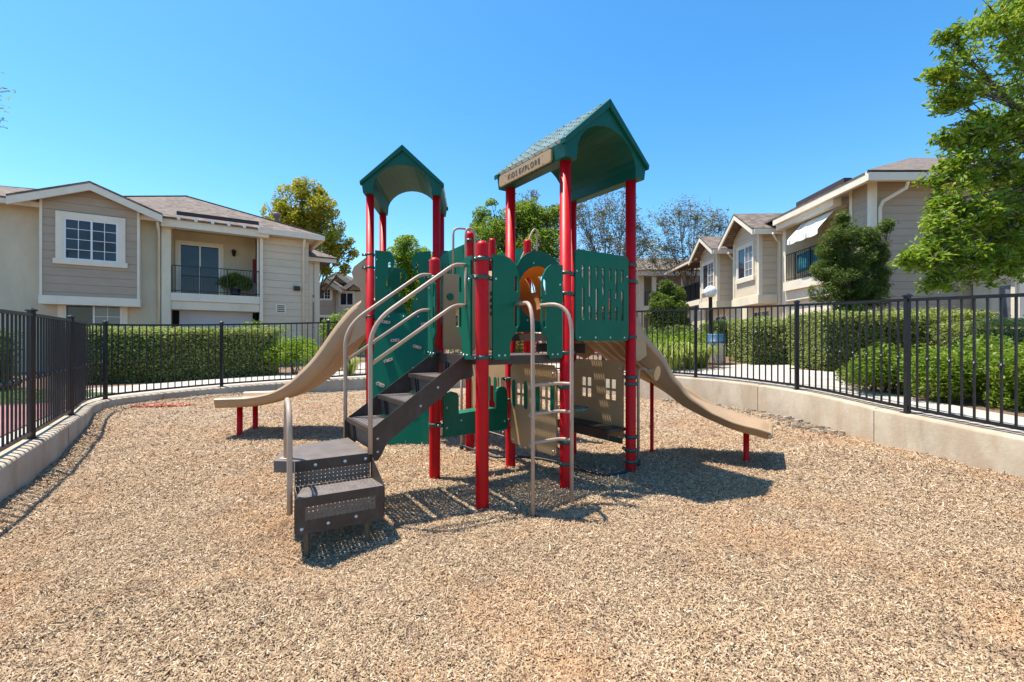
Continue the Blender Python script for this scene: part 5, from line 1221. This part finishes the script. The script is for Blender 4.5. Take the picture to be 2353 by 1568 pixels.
hedge('hedge',(6.1,8.95),(9.3,8.75),1.2,1.88,'tallest long clipped hedge in front of the end wall of grey siding',wave=.09,n=30000,size=.05,seed=23)
hedge('hedge',(7.55,7.25),(10.4,7.1),1.0,1.66,'clipped hedge block under the leafy branches by the frame edge',n=14000,size=.045,seed=24)
# low spreading shrub beside the path
for k,(x,y,r,z) in enumerate(((5.42,6.7,.62,.93),(5.75,6.05,.64,.90),(6.1,5.5,.62,.88),(6.5,5.0,.62,.86),(6.6,6.35,.75,1.0),(7.3,5.9,.75,.95),(7.3,6.8,.75,1.02))):
    bush('ground_shrub',(x,y,z),(r,r*.85,.46),['low bright shrub at the tip of the bed nearest the path junction','low bright shrub spreading between the path and the tallest hedge','low bright shrub hanging over the path edge','low bright shrub over the narrow path nearest the frame edge','low shrub in the middle of the bed behind the fence','low shrub at the bed edge by the mulch','low shrub right in front of the hedge block under the branches'][k],'leaf',9000,.048,seed=31+k,group='low shrubs in the bed',thr=-.5)
def strap(x,y,h,n,label,leaf='straw',grp='strap leaved plants'):
    z=G(x,y); t=thing('strap_leaf_plant',(x,y,z),label,'plant',grp); a=rng.uniform(0,6.28,n); Ln=rng.uniform(.6,1.1,n)*h; w=.012; V=[]
    for k in range(n):
        d=Vector((math.cos(a[k]),math.sin(a[k]),0)); s=Vector((-d.y,d.x,0))*w; p0=Vector((x,y,z))+d*rng.uniform(0,.12); pts=[p0,p0+d*Ln[k]*.25+UP*Ln[k]*.7,p0+d*Ln[k]*.55+UP*Ln[k]*.85,p0+d*Ln[k]*.85+UP*Ln[k]*.55]
        V.append([pts[0]-s,pts[0]+s,pts[1]+s,pts[1]-s,pts[2]+s,pts[2]-s,pts[3]+s*.2,pts[3]-s*.2])
    quads('blades',np.array([[list(q) for q in v] for v in V]),8,M[leaf],t,((0,1,2,3),(3,2,4,5),(5,4,6,7)))
for k,(x,y,h) in enumerate(((3.55,9.95,.6),(3.95,10.1,.65),(4.3,10.3,.6),(3.2,10.4,.62),(3.7,10.7,.7),(4.25,10.9,.6))):
    strap(x,y,h,90,['yellow green strap leaved plant closest to the fence beside the curved slide','yellow green strap leaved plant in the middle of the front clump','yellow green strap leaved plant nearest the bin','yellow green strap leaved plant partly behind the curved slide','strap leaved plant in the back of the clump','strap leaved plant behind the lamp post'][k])
strap(6.05,6.95,.55,70,'yellow strap leaved tuft rising out of the low bright shrubs'); strap(-4.15,11.6,.5,60,'strap leaved tuft beside the path behind the tan slide')
bush('ground_cover_shrub',(4.3,12.2,1.25),(1.2,.6,.5),'broad yellow green shrub behind the strap leaved plants','limeleaf',7000,.06,seed=41)
bush('ground_cover_shrub',(4.6,14.2,1.45),(1.6,.8,.6),'dark shrub mass beneath the small dark tree','darkleaf',6000,.07,seed=42)
bush('bougainvillea',(2.5,12.0,1.7),(.85,.5,.85),'crimson flowering bush seen through the slotted green panel','leaf',2500,.06,seed=43,flower='bract',nf=8000)
bush('bougainvillea',(0.25,12.3,1.35),(.9,.5,.55),'crimson flowering bush seen under the near deck','leaf',2500,.06,seed=44,flower='bract',nf=6000)
bush('bougainvillea',(-3.55,12.9,1.3),(.6,.4,.4),'crimson flowering bush behind the straight slide','leaf',1800,.06,seed=45,flower='bract',nf=3000)
bush('shrub',(-1.6,13.4,1.5),(1.4,.6,.7),'green shrub mass beyond the fence behind the climbing wall','leaf',6000,.07,seed=46)
# lawn blades
n=16000; x=rng.uniform(-13,-7.2,n); y=rng.uniform(3.0,9.5,n); k=(x<-7.9-.1*(y-3))&(x>-13); x=x[k];y=y[k]; P=np.stack([x,y,np.array([G(a,b) for a,b in zip(x,y)])+.03],1)
tag(quads('grass',leaves(P,.06,asp=.2,up=.0),4,M['grass'],None,LF),'green lawn between the maroon path and the dark hedge','grass',kind='stuff')

# trees
def ring_clumps(cx,cy,cz,rx,rz,n,seed,s=.5,ry=None):
    rd=random.Random(seed); out=[]; ry=ry or rx
    for k in range(n):
        a=rd.uniform(0,6.28); e=rd.uniform(-1,1); f=rd.uniform(.35,.8)
        out.append(((cx+math.cos(a)*rx*f*math.sqrt(1-e*e*.6),cy+math.sin(a)*ry*f*math.sqrt(1-e*e*.6),cz+e*rz*.72),(rx*s*rd.uniform(.7,1.1),)*2+(rz*s*rd.uniform(.6,.95),)))
    return out
cl=pxc([(665,455,1.0),(700,440,1.2),(640,490,1.1),(690,500,1.6),(740,480,1.1),(720,540,1.6),(650,530,1.0),(760,560,1.2),(780,590,.9),(803,560,.5),(750,612,.9),(770,520,.7),(812,582,.4),(612,470,.4),(690,425,.5),(735,445,.5),(790,620,.5)],30)
tree('tree',(-13.2,30.5,1),cl,'golden and green leaved tree rising behind the gabled house roof','goldleaf',30000,.20,seed=3,trunk_r=.2,thr=-.12,sc=2.2,brf=.3)
cl=pxc([(935,565,.5),(912,600,.65),(960,598,.65),(900,650,.6),(940,650,.9),(980,650,.5),(920,700,.8),(965,700,.6),(900,720,.6)],17)
tree('tree',(-3.85,17.2,.9),cl,'bright green young tree seen between the posts of the smaller tower','limeleaf',30000,.11,seed=6,trunk_r=.07,thr=-.3)
cl=pxc([(1108,495,.45),(1128,540,.9),(1170,520,.9),(1210,500,.9),(1250,520,.95),(1278,492,.5),(1200,570,1.4),(1260,580,1.2),(1108,590,.8),(1150,600,1.1),(1228,478,.45),(1130,470,.3),(1100,520,.4),(1185,480,.3)],19.5)
tree('tree',(.3,19.8,.9),cl,'dense green tree rising behind the middle of the play structure','leaf',46000,.12,seed=8,trunk_r=.12,thr=-.22,brf=.3)
for k,(bx,by,pl,lab) in enumerate(((5.3,25,[(1345,520,1.2),(1385,490,1.2),(1430,475,1.1),(1465,520,1.2),(1400,550,1.6),(1450,585,1.4),(1350,585,1.3),(1330,480,.7),(1480,560,1.0)],'thinly leaved grey tree between the posts of the larger tower'),
    (12.0,29,[(1520,520,1.2),(1560,490,1.3),(1600,500,1.3),(1640,500,1.0),(1580,550,1.6),(1530,570,1.3),(1630,545,1.0),(1500,600,1.2),(1560,600,1.3),(1655,520,.6)],'thinly leaved grey brown tree above the distant house roof'),
    (1.9,27,[(1205,470,.9),(1235,500,.9),(1190,500,.8),(1225,450,.4)],'sparse twiggy tree showing just above the dense green tree'))):
    tree('sparse_tree',(bx,by,1),pxc(pl,by),lab,'drableaf',[8000,9000,2000][k],.13,bark='palebark',trunk_r=.13,seed=20+k,thr=-.05,sc=2.6,twigs=12,sprays=7,bias=.7,group='sparse trees beyond the play area',fork=.28,brf=.35)
cl=pxc([(1937,503,.18),(1945,540,.38),(1990,545,.33),(2030,522,.17),(1910,575,.38),(1958,590,.55),(2005,590,.38),(1895,622,.36),(1945,640,.55),(1995,640,.45),(1893,670,.36),(1950,685,.5),(2000,685,.42),(2027,628,.16),(2042,516,.10),(1920,545,.25),(1950,720,.4),(2020,660,.25)],12)
tree('conifer_tree',(8.95,12.1,.8),cl,'dense dark feathery conifer growing against the cream house','darkleaf',60000,.085,seed=31,trunk_r=.06,thr=-.12,asp=.2,fork=.12,sc=7.5,brf=.3,twigs=9,sprays=5,droop=-.5,bias=.42)
cl=pxc([(1530,658,.4),(1545,680,.65),(1520,700,.6),(1555,712,.6),(1530,742,.8),(1508,680,.3),(1560,745,.6),(1500,725,.4)],22)
tree('tree',(7.6,22.2,.9),cl,'small dark bushy tree in front of the distant house balcony','darkleaf',18000,.13,seed=33,trunk_r=.08,thr=-.3)
# big leafy tree whose trunk stands out of the picture
CC=[]
for px,py,D_,r in ((2200,150,7.2,.34),(2185,230,7.3,.26),(2230,330,7.3,.34),(2290,60,7.4,.45),(2330,170,7.6,.5),(2190,310,7.2,.22),(2300,290,7.5,.45),(2240,420,7.3,.42),(2330,400,7.7,.55),(2180,420,7.1,.25),(2210,500,7.2,.40),(2150,525,7.0,.25),(2290,520,7.5,.55),(2340,300,7.8,.5),(2130,600,6.9,.22),(2180,590,7.1,.36),(2250,600,7.3,.36),(2320,570,7.6,.45),(2095,607,6.8,.15),(2125,625,6.9,.18),(2150,650,6.9,.16),(2210,640,7.1,.24),(2290,630,7.3,.3),(2075,600,6.7,.07),(2160,470,7.1,.14),(2190,380,7.1,.16),(2400,480,8.0,.7),(2420,250,8.0,.8),(2480,100,8.2,.9),(2350,20,7.6,.5),(2420,600,7.8,.5),(2180,80,7.1,.12),(2155,175,7.1,.14)):
    p=at(px,py,D_); r*=1.18; CC.append(((p.x,p.y,p.z),(r,r*1.1,r*.72)))
tree('tree',(10.3,7.9,.8),CC,'large leafy green tree whose branches hang in from the frame edge','bigleaf',50000,.10,seed=40,trunk_r=.16,thr=.03,sc=6.5,asp=.38,twigs=7,sprays=3,droop=.1,bias=.45,brf=.16,fkp=(10.0,8.0,4.3))
CC=[]
for px,py,D_,r in ((-35,150,8,.24),(-38,205,8,.24),(8,203,8,.10),(28,208,8,.06),(-32,275,8,.2),(6,275,8,.08),(12,292,8,.07),(-120,200,8.2,.8)):
    p=at(px,py,D_); CC.append(((p.x,p.y,p.z),(r,r,r*.5)))
tree('tree',(-12.2,8.4,.4),CC,'tree with thin drooping twigs, only its branch tips in view over the gabled roof','leaf',900,.08,seed=41,trunk_r=.14,thr=-.2,asp=.25,fkp=(-11.6,8.2,5.4),twigs=2,sprays=0,brf=.035)
# potted fern on the balcony
FL_s=lambda x,n: FL.S(x,n)
pp=FL.P(FL_s(541,-.7),-.7,0); pz_=FL.H(395,673)
t=thing('potted_plant',(pp.x,pp.y,pz_),'bushy fern in a dark pot on the recessed balcony','potted plant'); mb=MB(); mb.lathe((pp.x,pp.y,pz_),[(.0005,0),(.16,0),(.22,.34),(.19,.34),(.0005,.30)],14); mb.build('pot',M['iron'],t)
P=np.concatenate([clump_points((pp.x+dx_,pp.y,pz_+.60+dz_),(.36,.35,.30),1100,.6,3,-.15,6) for dx_,dz_ in ((-.35,0.02),(.0,.16),(.38,-.02))]); quads('foliage',leaves(P,.15,asp=.16,droop=.2),4,M['leaf'],t,LF)

# ------------------------------------------------------------------ street furniture
lx,ly=5.67,13.0; lz=G(lx,ly); t=thing('lamp_post',(lx,ly,lz),'black lamp post with a white globe beyond the fence','lamp post')
mb=MB(); mb.lathe((lx,ly,lz-.05),[(.10,0),(.10,.12),(.055,.16),(.05,1.75),(.075,1.76),(.075,1.80),(.0005,1.81)],16); mb.build('pole',M['iron'],t)
mb=MB(); zg=2.77; mb.lathe((lx,ly,zg),[(.168*math.cos(R(a))+.0005,.168*math.sin(R(a))) for a in range(-78,91,8)],28); mb.build('globe',M['gravel_white'],t)
bx,by=4.93,11.0; bz=G(bx,by); t=thing('litter_bin',(bx,by,bz),'pebbled litter bin with a blue lid beside the lamp post','litter bin')
mb=MB(); mb.prism([[(bx+.22*math.cos(R(a))*(1.0),by+.22*math.sin(R(a))) for a in range(22,382,45)]],lambda u,w,tt:Vector((u,w,tt)),bz,bz+.50); mb.build('body',M['bin'],t,bevel=.02)
mb=MB(); mb.lathe((bx,by,bz+.50),[(.225,0),(.23,.03),(.21,.04),(.205,.19),(.19,.21),(.0005,.22)],22); mb.build('lid',M['lid'],t)
